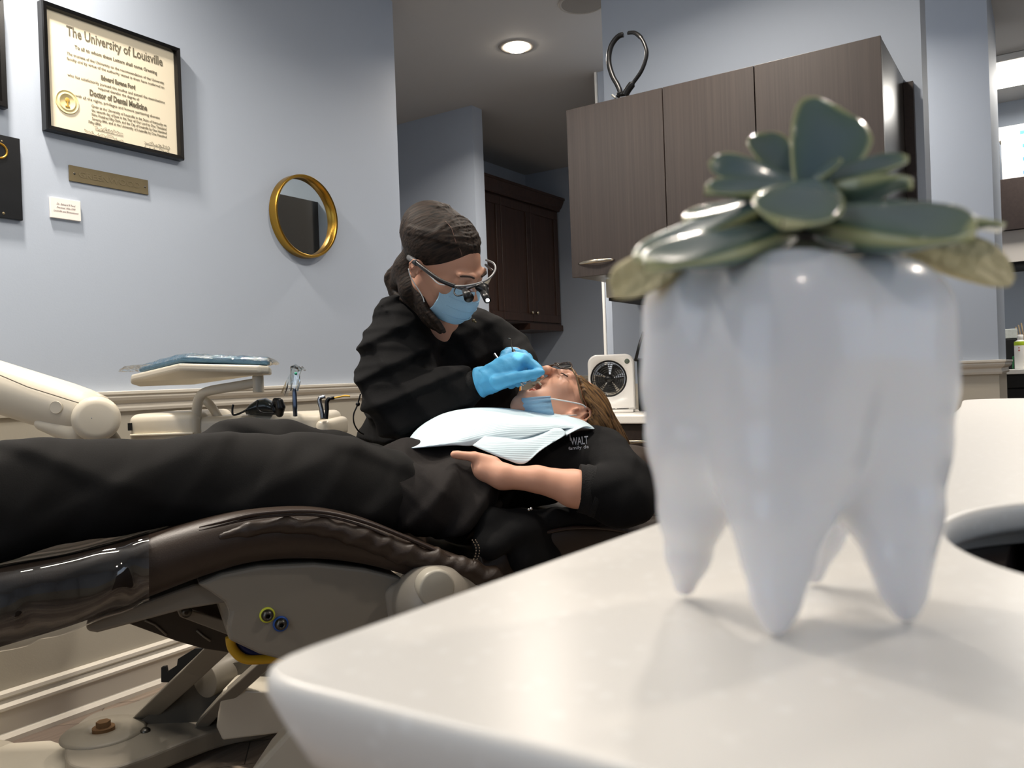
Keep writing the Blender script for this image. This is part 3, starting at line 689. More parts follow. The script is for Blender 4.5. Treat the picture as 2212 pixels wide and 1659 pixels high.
_G = Matrix.Translation(Vector(CAM)) @ Matrix.Scale(GS, 4) @ Matrix.Translation(-Vector(CAM))
for o in [o for o in bpy.data.objects if o not in _before]:
    if o.type == 'MESH': o.data.transform(_G)
    else: o.location = _G @ o.location; WM[o.name] = Matrix.Translation(o.location)
for o in [o for o in bpy.data.objects if o not in _before]:
    if o.parent and o.parent.name in WM: o.matrix_parent_inverse = WM[o.parent.name].inverted()

# ================================================================== alcove cabinets
t = thing('traditional_wall_cabinet', 'dark stained wall cabinet with crown moulding in the alcove behind the dentist', 'cabinet', (5.6, 3.6, 1.41))
KX0, KX1, AF = 4.62, 6.13, 3.48
az0, az1 = 1.41, 2.40
MB().box((KX0, AF+.02, az0), (KX1, 3.805, az1)).box((5.60, AF+.0, az0-.05), (KX1, 3.80, az0-.001)).build('carcass', M_dark, t)
crn = [(0, 2.37), (.01, 2.372), (.012, 2.385), (.03, 2.40), (.05, 2.44), (.055, 2.455), (.065, 2.458), (.065, 2.475), (0, 2.475)]
MB().grid([[(x, AF+.005-a, z) for a, z in crn] for x in (KX0, KX1)]).box((KX0, AF+.005, 2.37), (KX1, 3.80, 2.475)).build('crown_moulding', M_dark, t)
xs = [KX0, 4.78, 5.236, 5.661, 6.10]
knobx = []
for i in range(1, 4):
    x0, x1 = xs[i]+.003, xs[i+1]-.003; z0, z1 = az0+.015, az1-.045; s = .062
    d = MB()
    for (p, q_, r_, s_) in ((x0, x1, z0, z0+s), (x0, x1, z1-s, z1), (x0, x0+s, z0+s, z1-s), (x1-s, x1, z0+s, z1-s)): d.box((p, AF, r_), (q_, AF+.019, s_), .003)
    d = d.build('door', M_dark, t)
    MB().box((x0+s, AF+.010, z0+s), (x1-s, AF+.016, z1-s)).build('panel', M_dark, d)
    kx = x1-.035 if i == 2 else (x0+.035 if i == 3 else x1-.035)
    if i > 1: MB().lathe([(.001, .026), (.010, .024), (.015, .017), (.012, .011), (.006, .008), (.006, 0)], (kx, AF, az0+.085), (0, -1, 0), 20).build('knob', M_nickel, d, True)

# ================================================================== the room seen past the column
t = thing('supply_cabinet', 'dark wall cabinet in the far right room under the stacked white boxes', 'cabinet', (6.4, -.2, 1.81))
MB().box((6.22, -1.2, 1.812), (6.638, .33, 2.134)).build('carcass', M_darkh, t)
for y0, y1 in ((.33, -.2), (-.21, -.75)): MB().box((6.2, y1, 1.808), (6.219, y0, 2.134), .001).build('door', M_darkh, t)
w = MB().box((6.25, -1.2, 1.606), (6.638, .33, 1.807)).build('shelf_box', mat('whitewashed wood', '#d9d2ca', rough=.6)); tag(w, 'whitewashed open box shelf under the dark cabinet at the right edge', 'shelf')
w = MB().box((6.26, -1.2, 1.575), (6.638, .33, 1.605)).build('lamp_strip', M_blackm); tag(w, 'thin black strip under the whitewashed shelf at the right edge', 'lamp strip')
w = MB().box((6.05, -1.3, .885), (6.638, 1.19, .915), .003).build('counter_slab', M_quartz); tag(w, 'white counter slab in the far right room behind the column', 'countertop')
t = thing('far_base_cabinet', 'black base cabinet under the counter in the far right room', 'cabinet', (6.3, 0, 0))
MB().box((6.1, -1.3, 0), (6.638, 1.18, .884)).build('carcass', M_blackm, t)
for z0, z1 in ((.10, .50), (.51, .79), (.80, .88)): MB().box((6.085, -1.25, z0), (6.099, 1.17, z1), .001).build('drawer', M_black, t)
M_blue = mat('blue label', '#3f86d0', rough=.5); M_boxp = mat('white carton', '#f3efe8', rough=.6); M_pale = mat('pale grey print', '#d9d0c8', rough=.7)
bw, bh = .165, .085
lab = {(0, 0): 'bottom white supply carton, left stack, on the far cabinet', (0, 1): 'middle white supply carton in the left stack on the far cabinet', (0, 2): 'top white supply carton in the left stack on the far cabinet',
       (1, 0): 'bottom white supply carton, right stack, on the far cabinet', (1, 1): 'second white supply carton up in the right stack on the far cabinet', (1, 2): 'third white supply carton up, right stack, on the far cabinet',
       (1, 3): 'topmost white supply carton, set back to the left, at the right edge'}
for (c, r), lb in lab.items():
    y1 = (.43 if c == 0 else .252)-(0 if r < 3 else -.012); y0 = y1-bw+.002; z0 = 2.1345+r*(bh+.001); x0 = 6.23+.004*r
    t = thing('supply_carton', lb, 'box', (x0, (y0+y1)/2, z0), 'supply cartons on the far cabinet')
    MB().box((x0, y0, z0), (x0+.12, y1, z0+bh), .002).build('carton', M_boxp, t)
    MB().box((x0-.001, y0+.012, z0+.02), (x0-.0002, y0+.046, z0+.042)).build('blue_label', M_blue, t)
    MB().box((x0-.001, y0+.07, z0+.05), (x0-.0002, y1-.03, z0+.056)).build('print', M_pale, t)
cz_ = .9155
b0 = on(0, 6.2, 2201, 780)
t = thing('spray_bottle', 'white bottle with lime green band on the far counter at the right edge', 'bottle', (6.2, b0[1], cz_))
MB().lathe([(0, 0), (.034, 0), (.036, .004), (.036, .165), (.033, .175), (.018, .184), (.015, .186)], (6.2, b0[1]-.012, cz_), (0, 0, 1)).build('bottle_body', M_white, t, True)
MB().lathe([(.0362, .150), (.0365, .151), (.0365, .168), (.0345, .176)], (6.2, b0[1]-.012, cz_), (0, 0, 1)).build('band', mat('lime green', '#b2cc2a', rough=.5), t, True)
MB().lathe([(.015, .184), (.017, .186), (.017, .214), (.014, .218), (0, .218)], (6.2, b0[1]-.012, cz_), (0, 0, 1)).build('cap', M_white, t, True)
MB().ball((6.164, b0[1]-.004, cz_+.118), .005, sc=(.2, 1, 1)).ball((6.164, b0[1]-.004, cz_+.135), .004, sc=(.2, 1, 1)).build('warning_mark', mat('red print', '#b4584a', rough=.6), t)
b1 = on(0, 6.35, 2180, 720)
t = thing('dark_canister', 'black upright dispenser beside the white bottle on the far counter', 'dispenser', (6.35, b1[1], cz_))
MB().box((6.30, b1[1]-.05, cz_), (6.42, b1[1]+.06, cz_+.20), .01).build('body', M_blackm, t)
w = MB().box((6.30, b1[1]-.045, cz_+.201), (6.42, b1[1]+.055, cz_+.262), .004).build('tissue_box', mat('pale patterned carton', '#c9cdc8', rough=.6, mottle=.3, mscale=60)); tag(w, 'pale patterned box on top of the black dispenser', 'box')
b2 = on(0, 6.25, 2192, 760)
o = MB().tube([(6.25, b2[1]+.012, cz_+.002), (6.25, b2[1]+.010, cz_+.08), (6.25, b2[1]-.01, cz_+.085)], .005, 8).build('green_holder', mat('green plastic', '#2f7d4a', rough=.4), None, True); tag(o, 'small green plastic holder left of the white bottle', 'holder')
for k in range(3):
    q = on(0, 6.38, 2199+k*6, 712)
    o = MB().tube([(6.38, q[1]-.02, cz_+.08), (6.38, q[1]+.0, cz_+.2), (6.38, q[1]+.012, cz_+.275+.012*k)], .0045, 6).build('wood_brush', mat('brush handle %d' % k, '#a58e6e', rough=.5), None, True)
    tag(o, 'thin wooden brush leaning behind the white bottle at the right edge', 'brush', 'wooden brushes behind the white bottle')
q = MB().lathe([(0, 0), (.04, 0), (.042, .11), (.040, .11), (.038, .004), (0, .004)], (6.38, b0[1]-.035, cz_), (0, 0, 1)).build('brush_cup', M_black, None, True); tag(q, 'black cup holding the wooden brushes behind the white bottle', 'cup')
t = thing('ceiling_panel_light', 'bright long ceiling light in the far right room', 'ceiling light', (5.87, -.3, 2.68))
MB().box((5.60, -.9, 2.70), (6.14, .32, 2.739), .004).build('housing', M_white, t)
MB().box((5.63, -.88, 2.688), (6.11, .30, 2.699)).build('diffuser', mat('lit diffuser', '#ffffff', emit='#fff6e6', estr=5.0), t)

# ceiling cans (the visible one and those that light the room) and the ceiling speaker
M_lit = mat('lit lamp', '#ffffff', emit='#fff0dc', estr=30.0)
M_can = mat('can trim', '#a39e97', rough=.5)
CL = ['recessed ceiling lamp close to the diploma wall', 'recessed ceiling lamp in front of the wall cabinet', 'recessed ceiling lamp near the rear window, left', 'recessed ceiling lamp behind the counter, near the rear windows',
      'recessed ceiling lamp right of the counter', 'lit recessed ceiling lamp in the passage above the dentist', 'recessed ceiling lamp between partition and column']
t = thing('ceiling_panel_light', 'long narrow ceiling fixture, added for its light above the dental chair', 'ceiling light', (.98, 1.29, 2.70))  # body of the added chair fixture, no such lamp is in view
_tx = AX0/np.linalg.norm(AX0); _ty = np.cross((0, 0, 1.0), _tx)
MB().obox((.98, 1.29, 2.7195), _tx, _ty, (0, 0, 1), (1.76, .18, .038), .004).build('housing', M_white, t)
MB().obox((.98, 1.29, 2.695), _tx, _ty, (0, 0, 1), (1.70, .12, .008)).build('diffuser', mat('added fixture glow', '#ffffff', emit='#fff3e2', estr=4.0), t)
for i, (x, y, p) in enumerate(CANS):
    t = thing('recessed_light', CL[i], 'ceiling lamp', (x, y, 2.73), 'recessed ceiling lamps')
    MB().lathe([(.066, .001), (.075, -.004), (.093, -.004), (.097, .001)], (x, y, CEIL-.001), (0, 0, 1), 48).build('trim_ring', M_can, t, True)
    MB().lathe([(0, -.028), (.02, -.027), (.045, -.018), (.064, -.003)], (x, y, CEIL-.002), (0, 0, 1), 48).build('lamp_bulb', M_lit, t, True)
q = on(2, CEIL, 1258, 6)
t = thing('ceiling_speaker', 'grey round ceiling speaker at the top of the picture', 'speaker', (q[0], q[1], CEIL-.01))
MB().lathe([(.115, 0), (.113, -.006), (.102, -.008), (.100, -.004)], (q[0], q[1], CEIL-.0005), (0, 0, 1), 48).build('rim', M_can, t, True)
MB().lathe([(.100, -.005), (0, -.005)], (q[0], q[1], CEIL-.0005), (0, 0, 1), 48).build('grille', mat('speaker cloth', '#8a8681', rough=.9, bump=.3, bscale=900), t)
# ================================================================== peninsula counter
H0 = .907
def offset_poly(pts, d):
    n = len(pts); out = []
    for i in range(n):
        a = np.array(pts[i-1]); b = np.array(pts[i]); c = np.array(pts[(i+1) % n])
        t1 = (b-a)/np.linalg.norm(b-a); t2 = (c-b)/np.linalg.norm(c-b); n1 = np.array([t1[1], -t1[0]]); n2 = np.array([t2[1], -t2[0]])
        m_ = n1+n2; m_ /= np.linalg.norm(m_); out.append(b-m_*d/max(.4, m_@n1))
    return [tuple(p) for p in out]
def rounded(pts, rad, n=7):
    out = []; N = len(pts)
    for i in range(N):
        a, b, c = np.array(pts[i-1]), np.array(pts[i]), np.array(pts[(i+1) % N]); r = rad[i]
        u = (a-b)/np.linalg.norm(a-b); v = (c-b)/np.linalg.norm(c-b)
        p, q = b+u*r, b+v*r
        for k in range(n+1):
            t_ = k/n; out.append(tuple((1-t_)**2*p+2*t_*(1-t_)*b+t_*t_*q))
    return out
OUT = rounded([(.119, -1.2), (.119, .156), (.35, .142), (1.05, .106), (1.30, .112), (1.62, .135), (1.62, -1.2)], [.02, .021, .06, .1, .1, .07, .05])
# make it counter-clockwise
ar = sum(OUT[i-1][0]*OUT[i][1]-OUT[i][0]*OUT[i-1][1] for i in range(len(OUT)))
if ar < 0: OUT = OUT[::-1]
HC, HR = np.array([.362, -.074]), .1105
K = 72
hole = [(HC[0]+HR*math.cos(2*math.pi*k/K), HC[1]+HR*math.sin(2*math.pi*k/K)) for k in range(K)]
bm = bmesh.new()
def ringv(pts, z): return [bm.verts.new((x, y, z)) for x, y in pts]
prof = [(.0022, H0), (.0005, H0-.0007), (0, H0-.0022), (.0, H0-.005), (.0035, H0-.0125), (.0085, H0-.0215), (.012, H0-.023)]
rg = [ringv(offset_poly(OUT, d), z) for d, z in prof]
for a, b in zip(rg[:-1], rg[1:]):
    for i in range(len(a)): bm.faces.new((a[i-1], a[i], b[i], b[i-1]))
hp = [(.003, H0), (.0008, H0-.0008), (0, H0-.003), (0, H0-.010), (.004, H0-.014), (.02, H0-.0145), (.02, H0-.023)]
rh = [ringv([(HC[0]+(HR+d)*math.cos(2*math.pi*k/K), HC[1]+(HR+d)*math.sin(2*math.pi*k/K)) for k in range(K)], z) for d, z in hp]
for a, b in zip(rh[:-1], rh[1:]):
    for i in range(K): bm.faces.new((a[i-1], a[i], b[i], b[i-1]))
for outer, inner in ((rg[0], rh[0]), (rg[-1], rh[-1])):
    ed = [bm.edges.get((outer[i-1], outer[i])) for i in range(len(outer))]+[bm.edges.get((inner[i-1], inner[i])) for i in range(K)]
    bmesh.ops.triangle_fill(bm, use_beauty=True, edges=ed)
mb = MB(); mb.bm.free(); mb.bm = bm
ct = mb.build('countertop', M_quartz)
for pl in ct.data.polygons: pl.use_smooth = abs(pl.normal.z) < .98
tag(ct, 'large white quartz countertop with round cutout, in the foreground under the tooth planter', 'countertop')
t = thing('counter_cabinet', 'dark cabinet box under the white foreground countertop', 'cabinet', (.8, -.4, 0))
b = MB()
b.box((.20, .02, 0), (1.5, .04, .8835)).box((.20, -1.15, 0), (.22, .02, .8835)).box((1.48, -1.15, 0), (1.5, .02, .8835)).box((.2, -1.17, 0), (1.5, -1.15, .8835)).box((.22, -1.15, .55), (1.48, .02, .57))
b.build('carcass', M_darkh, t)

# ================================================================== tooth planter
tips = {'F': on(2, H0, 1672, 1372), 'L': on(2, H0, 1478, 1290), 'R': on(2, H0, 1962, 1343), 'B': on(2, H0, 1757, 1262)}
tc_ = np.array([.2235, .0605, 0])
def tz(px, py, q):   # point at the horizontal distance of q seen at pixel
    d = ray(px, py); s_ = np.dot(np.array(q[:2]), FH[:2])/np.dot(d[:2], FH[:2]); return CAM+s_*d
f = Field(.0011, D0=.03)
def TC(pts, k=.006):
    f.chain([(P(x, y, z), r*z/FPX) for x, y, z, r in pts], k)
TC([(1675, 1342, .1955, 31), (1676, 1290, .197, 51), (1680, 1200, .200, 76), (1682, 1110, .202, 102), (1684, 1000, .205, 125), (1688, 880, .208, 140), (1690, 685, .209, 142)], .003)
TC([(1479, 1262, .2315, 26), (1486, 1200, .230, 47), (1495, 1110, .227, 70), (1500, 950, .223, 101), (1499, 830, .222, 110), (1501, 678, .220, 113)], .003)
TC([(1957, 1315, .202, 29), (1950, 1268, .203, 48), (1942, 1195, .205, 67), (1933, 1110, .208, 93), (1925, 960, .212, 116), (1925, 830, .213, 128), (1924, 690, .213, 130)], .003)
TC([(1757, 1236, .240, 25), (1770, 1150, .239, 52), (1775, 1000, .236, 90), (1760, 850, .234, 120), (1740, 720, .232, 120)], .003)
TC([(1715, 900, .218, 200), (1715, 775, .217, 236)], .014)
f.cap((tc_[0], tc_[1], 1.0025), (tc_[0], tc_[1], 1.03), .020, .024, k=.004, op='s')
M_tooth = mat('white glazed ceramic', '#e0e1e5', rough=.26, sss=.3, coat=.3)
M_tooth.node_tree.nodes['Principled BSDF'].inputs['Subsurface Scale'].default_value = .006
too = f.mesh('tooth_planter', M_tooth)
tag(too, 'white glazed tooth-shaped planter with four roots standing on the countertop', 'planter')
soil = MB().lathe([(0, 1.0035), (.012, 1.0034), (.0185, 1.003)], (tc_[0], tc_[1], 0), (0, 0, 1), 32).build('soil', mat('dark soil', '#2b241f', rough=.95, bump=.8, bscale=400), None, True)
tag(soil, 'dark soil filling the top of the tooth planter', 'soil')

# succulent
def mat_leaf():
    M = mat('succulent leaf', '#5d7a72', rough=.22, coat=.5); nt = M.node_tree; b = nt.nodes['Principled BSDF']
    at = node(M, 'ShaderNodeAttribute'); at.attribute_name = 'rim'
    r = node(M, 'ShaderNodeValToRGB'); e = r.color_ramp.elements
    e[0].position = 0; e[0].color = lin('#56696d')+(1,); e[1].position = 1; e[1].color = lin('#b5b48c')+(1,)
    x = e.new(.72); x.color = lin('#566a5c')+(1,); x = e.new(.90); x.color = lin('#a3a878')+(1,)
    n = node(M, 'ShaderNodeTexNoise'); n.inputs['Scale'].default_value = 60
    tc = node(M, 'ShaderNodeTexCoord'); nt.links.new(tc.outputs['Object'], n.inputs['Vector'])
    ad = node(M, 'ShaderNodeMath'); ad.operation = 'MULTIPLY_ADD'; ad.inputs[1].default_value = .16; nt.links.new(n.outputs[0], ad.inputs[0]); 
    sb = node(M, 'ShaderNodeMath'); sb.operation = 'SUBTRACT'; sb.inputs[1].default_value = .08; nt.links.new(ad.outputs[0], sb.inputs[0]); nt.links.new(at.outputs['Fac'], ad.inputs[2])
    nt.links.new(sb.outputs[0], r.inputs[0]); nt.links.new(r.outputs[0], b.inputs['Base Color'])
    return M
M_leaf = mat_leaf()
M_dry = mat('dry leaf', '#c9bd92', rough=.6, bump=.5, bscale=250, mottle=.2, mscale=120)
def leaf(base, tip, width, nrm, thick=.0032, cup=.18, curl=.0, mt=None, prof=None, parent=None, point=.0):
    base, tip, nrm = [np.array(v, float) for v in (base, tip, nrm)]
    L = np.linalg.norm(tip-base); d = (tip-base)/L; nrm = nrm-d*(nrm@d); nrm /= np.linalg.norm(nrm); sd = np.cross(d, nrm)
    NL, NW = 22, 12
    vs, rim = [], []
    def halfw(t): 
        w = (math.sin(math.pi*min(1, t*.60+.08))**.9)*(1 if t < .72 else math.sqrt(max(0, 1-((t-.72)/.28)**2.2)))
        return max(w, .02)*width/2
    rows = []
    for side in (1, -1):
        R = []
        for i in range(NL+1):
            t_ = i/NL; w = halfw(t_); row = []
            for j in range(NW+1):
                s_ = -1+2*j/NW; th = thick*(1-s_*s_)**.5*(.35+.65*math.sin(math.pi*min(1, t_+.15)))
                p = base+d*L*t_+sd*w*s_+nrm*(cup*w*(s_*s_)+side*th/2*(1.4 if side < 0 else .6)+curl*L*(t_**2)+ (point*L*max(0, t_-.85)))
                row.append(p); rim.append(max(abs(s_)**1.5, ((t_-.55)/.45)**1.6 if t_ > .55 else 0))
            R.append(row)
        rows.append(R)
    bm = bmesh.new(); V = []
    for R in rows: V.append([[bm.verts.new(p) for p in r] for r in R])
    for q in (0, 1):
        for i in range(NL):
            for j in range(NW): bm.faces.new((V[q][i][j], V[q][i][j+1], V[q][i+1][j+1], V[q][i+1][j]))
    bmesh.ops.remove_doubles(bm, verts=bm.verts, dist=1e-6)
    for i in range(NL):
        for j in (0, NW):
            try: bm.faces.new((V[0][i][j], V[0][i+1][j], V[1][i+1][j], V[1][i][j]))
            except Exception: pass
    try: bm.faces.new([V[0][NL][j] for j in range(NW+1)]+[V[1][NL][j] for j in range(NW, -1, -1)])
    except Exception: pass
    bmesh.ops.recalc_face_normals(bm, faces=bm.faces)
    me = bpy.data.meshes.new('leaf'); bm.to_mesh(me); bm.free()
    at = me.attributes.new('rim', 'FLOAT', 'POINT')
    vals = []
    for v in me.vertices:
        p = np.array(v.co); t_ = min(1, max(0, (p-base)@d/L)); s_ = min(1, abs((p-base)@sd)/halfw(t_))
        vals.append(max(s_**2.2, ((t_-.6)/.4)**1.8 if t_ > .6 else 0))
    at.data.foreach_set('value', vals)
    return link('leaf', me, mt or M_leaf, parent, True)
ZC = float(np.dot(tc_-CAM*0, FW)) if False else float(np.dot(np.array([tc_[0], tc_[1], 1.0])-CAM, FW))
SC = np.array([tc_[0], tc_[1], 1.0])
sx = thing('succulent', 'blue-green rosette succulent with pale leaf edges growing from the tooth planter', 'plant', SC)
def LP(px, py, dz=0): return P(px, py, ZC+dz)
up3 = np.array([0, 0, 1.0])
def lf(b, t_, w, n, **k):
    z0 = b[2] if len(b) > 2 else 0; z1 = t_[2] if len(t_) > 2 else 0
    nn = camvec(*n); return leaf(LP(b[0], b[1], z0), LP(t_[0], t_[1], z1), w*ZC/FPX, nn, parent=sx, **k)
# stem
MB().tube([LP(1745, 525, 0), LP(1747, 480, .002), LP(1750, 430, .001)], [.009, .008, .005], 14).build('stem', mat('stem', '#4a5240', rough=.7), sx, True)
# upright crown leaves
lf((1738, 412, .0), (1812, 232, .012), 190, (-.05, -.12, 1), cup=.22, thick=.005)          # tall centre leaf
lf((1712, 400, .006), (1640, 288, .018), 100, (.1, .1, 1), cup=.2)                        # behind left
lf((1712, 398, -.002), (1531, 350, .004), 72, (-.05, .35, 1), cup=.15, thick=.005)         # left paddle
lf((1745, 400, -.002), (1818, 344, -.006), 44, (-.6, .8, .5), cup=.2)                      # small bright one
lf((1752, 405, .002), (1962, 340, -.004), 72, (-.15, .7, .6), cup=.25, thick=.006)         # right upper
lf((1765, 412, .002), (1972, 392, -.006), 90, (.02, 1, .12), cup=.3, thick=.008)           # right flat
# middle and low leaves
lf((1730, 405, -.002), (1522, 412, -.008), 78, (-.1, .8, .7), cup=.25, thick=.005)
lf((1735, 430, .0), (1474, 472, -.004), 80, (-.2, 1, .45), cup=.3, thick=.005)
lf((1775, 398, -.004), (1690, 482, -.030), 170, (-.1, .9, .85), cup=.14, thick=.007)       # broad, towards the camera
lf((1680, 432, -.004), (1368, 560, -.016), 105, (-.35, .9, .55), cup=.2, thick=.007)
lf((1722, 488, -.006), (1392, 572, -.030), 140, (-.22, .9, .6), cup=.14, thick=.009)
lf((1748, 470, -.006), (2110, 497, -.030), 205, (.04, .85, .70), cup=.10, thick=.011)
lf((1790, 440, .006), (2165, 488, .006), 190, (.12, 1, .30), cup=.15, thick=.008)
lf((1765, 440, .01), (1850, 400, .05), 150, (0, 1, -.2), cup=.3)
lf((1735, 440, .01), (1620, 420, .05), 150, (0, 1, -.2), cup=.3)
lf((1750, 470, .0), (1745, 515, .03), 150, (0, 1, -.1), cup=.2, thick=.006)
# withered lower leaves
lf((1500, 545, -.004), (1322, 628, -.008), 120, (-.45, .7, .9), cup=.25, curl=-.06, thick=.004, mt=M_dry)
lf((1930, 515, .004), (2200, 590, -.002), 160, (.25, .7, .9), cup=.2, curl=-.06, thick=.006, mt=M_dry)

# ================================================================== dental chair
def loft(name, sts, mt, parent, smooth=True, sub=0):
    b = MB(); b.grid(sts, closed_v=True); b.cap(0); b.cap(-1)
    return b.build(name, mt, parent, smooth, sub=sub)
chair = thing('dental_chair', 'brown leather dental chair with cream frame carrying the lying patient', 'dental chair', (1.28, 1.55, 0))
UPV = np.array([0, 0, 1.0])
def cushion(top, bot, wid, n=10, wr=0.0, off0=0.0, bulge=.02):
    """near-edge outlines in pixels (same count); wid = width across the chair"""
    T = [CP(x, y, off0) for x, y in top]; Bt = [CP(x, y, off0) for x, y in bot]
    T = cr(T, n); Bt = cr(Bt, n); st = []
    W2 = wid if hasattr(wid, '__len__') else [wid]*len(T)
    for i, (a, b_) in enumerate(zip(T, Bt)):
        h = np.linalg.norm(a-b_); dn = (b_-a)/h; w = W2[min(i, len(W2)-1)]
        r = min(h*.5, .05); pts = []
        K2 = 9
        # near side rounded: from top inner to bottom inner
        for k in range(K2+1):
            q = math.pi*k/K2; pts.append(a+dn*(h/2)+dn*(-math.cos(q))*h/2+FAR*(r-math.sin(q)**.8*r))
        e = a+FAR*w; e2 = b_+FAR*w
        for k in range(K2+1):
            q = math.pi*k/K2; pts.append(e+dn*(h/2)+dn*math.cos(q)*h/2+FAR*(-r+math.sin(q)**.8*r))
        m = len(pts); 
        # top surface points between far top and near top (slightly dished)
        top_far, top_near = pts[-1], pts[0]
        for k in range(1, 8):
            u = k/8; p = top_far*(1-u)+top_near*u; pts.append(p-UPV*0.018*math.sin(math.pi*u))
        st.append(pts)
    return st
TOPL = [(-260, 1298), (-120, 1268), (0, 1240), (150, 1212), (300, 1172), (450, 1128), (560, 1106), (680, 1101), (780, 1120), (880, 1158), (960, 1190), (1040, 1222), (1095, 1262)]
BOTL = [(-260, 1500), (-120, 1452), (0, 1412), (150, 1366), (300, 1310), (450, 1252), (560, 1222), (680, 1216), (780, 1225), (870, 1245), (950, 1275), (1020, 1300), (1070, 1310)]
seat = loft('seat_cushion', cushion(TOPL, BOTL, .54), M_leather, chair)
# piping along the upper edge, and the raised side bolster with folds
pip = MB()
e = [CP(x, y+1, -.004) for x, y in ((430, 1138), (470, 1129), (560, 1109), (680, 1104), (780, 1124), (880, 1162), (960, 1198), (1040, 1240))]
pip.tube(cr(e, 8), [.0008+.0032*min(1, k/14) for k in range(57)], 8); e = [CP(x, y, -.003) for x, y in ((430, 1146), (470, 1137), (560, 1118), (680, 1113), (780, 1135), (880, 1178), (950, 1212), (1010, 1250))]
pip.tube(cr(e, 8), [.0006+.0019*min(1, k/14) for k in range(57)], 8); pip.build('piping', M_leatherp, seat, True)
f = Field(.004, D0=.04)
bol = [((478, 1160), 9), ((540, 1142), 15), ((620, 1133), 18), ((700, 1138), 20), ((780, 1160), 23), ((860, 1190), 25), ((940, 1215), 27), ((1020, 1238), 28), ((1068, 1250), 22)]
pts = [(CP(x, y, .006), pxm(r, CP(x, y, .006))*1.0) for (x, y), r in bol]
f.chain(pts, k=.01)
ww = folds(.0050, [(AX*1.0-UPV*.9, .06, 1.0), (AX*.6-UPV*1.2, .035, .4)], 3)
f.mesh('side_bolster', M_leather, seat, disp=ww)
sp = [CP(x, y, -.0042) for x, y in ((1024, 1165), (1031, 1180), (1030, 1200), (1020, 1215))]
b = MB()
for dx in (0, 7):
    pq = cr([CP(x+dx, y, -.005) for x, y in ((1020, 1166), (1028, 1182), (1027, 1200), (1019, 1216))], 6)
    for i in range(0, len(pq)-1, 2): b.tube([pq[i], pq[i+1]], .0011, 5)
b.build('stitching', M_seam, seat)
# backrest
TOPB = [(1040, 1190), (1100, 1150), (1180, 1120), (1260, 1108), (1330, 1112), (1390, 1125), (1450, 1120)]
BOTB = [(1060, 1330), (1120, 1290), (1190, 1262), (1260, 1235), (1330, 1215), (1390, 1200), (1450, 1190)]
bk = loft('backrest', cushion(TOPB, BOTB, .50, off0=.03), M_leather, chair)
MB().tube(cr([CP(x, y, .026) for x, y in ((1085, 1185), (1180, 1150), (1260, 1139), (1340, 1146), (1400, 1160))], 6), .004, 8).build('piping', M_leatherp, bk, True)
f = Field(.006, D0=.05); hc = CP(1315, 985, .28); f.ell(hc-UPV*.02, (.15, .12, .05), np.array([AX, FAR, UPV]), k=.02); f.mesh('headrest', M_leather, chair)
# leg support bracket below the foot end
def plate(name, pts, off, th, mt, bev=.003, parent=chair):
    """flat panel in the chair's side plane, th = thickness away from the camera"""
    return MB().poly([CP(x, y, off) for x, y in pts], FAR*th).build(name, mt, parent, False, bev=bev)
plate('leg_support', [(185, 1345), (250, 1322), (420, 1262), (560, 1250), (560, 1285), (486, 1303), (400, 1317), (210, 1368), (187, 1364)], .07, .33, M_cream2, .006)
# side cover with the two bolts
cov = plate('side_cover', [(425, 1262), (480, 1238), (560, 1222), (680, 1216), (790, 1228), (870, 1248), (880, 1420), (700, 1450), (560, 1414), (494, 1383), (490, 1352), (496, 1322), (486, 1302), (455, 1280)], .035, .42, M_cream2, .008)
for (x, y), c in (((577, 1328), mat('yellow ring', '#c9cf3c', rough=.5)), ((606, 1347), mat('blue ring', '#1f4fa0', rough=.5))):
    c0 = CP(x, y, .035); rr = pxm(16.5, c0)
    g = MB().lathe([(rr*.75, .0035), (rr, .003), (rr*1.0, 0)], c0, -FAR, 32).build('bolt_ring', c, cov, True)
    MB().lathe([(rr*.28, .004), (rr*.28, .014), (rr*.45, .015), (rr*.78, .006), (rr*.8, .0)], c0, -FAR, 32).build('bolt', M_dsteel, cov, True)
# pivot housing and armrest joint
f = Field(.004, D0=.05)
hp_ = [((905, 1262), 40), ((960, 1240), 26), ((1010, 1238), 20), ((1060, 1250), 16)]
f.cap(CP(930, 1300, .03), CP(930, 1300, -.012), pxm(86, CP(930, 1300, 0)), pxm(80, CP(930, 1300, 0)), k=.02)
f.cap(CP(950, 1262, .02), CP(1055, 1275, .02), .042, .03, k=.03)
f.cap(CP(855, 1285, .035), CP(860, 1330, .035), .022, .02, k=.015)
f.mesh('pivot_housing', M_housing, chair)
c0 = CP(945, 1275, -.075); 
MB().lathe([(0, .004), (.030, .0035), (.034, .001), (.035, -.004), (.035, -.03)], CP(944, 1271, -.078), -FAR, 48).build('pivot_cap', mat('pale grey cap', '#a7a295', rough=.35), chair, True)
# hoses
yh = MB().tube(cr([CP(x, y, .12) for x, y in ((497, 1375), (502, 1400), (525, 1422), (560, 1425), (620, 1420))], 6), .009, 10).build('yellow_hose', mat('yellow rubber', '#c59a1e', rough=.45), chair, True)
MB().tube(cr([CP(x, y, .13) for x, y in ((512, 1380), (530, 1402), (565, 1412), (640, 1405))], 6), .008, 10).build('blue_hose', mat('navy rubber', '#1b2450', rough=.45), chair, True)
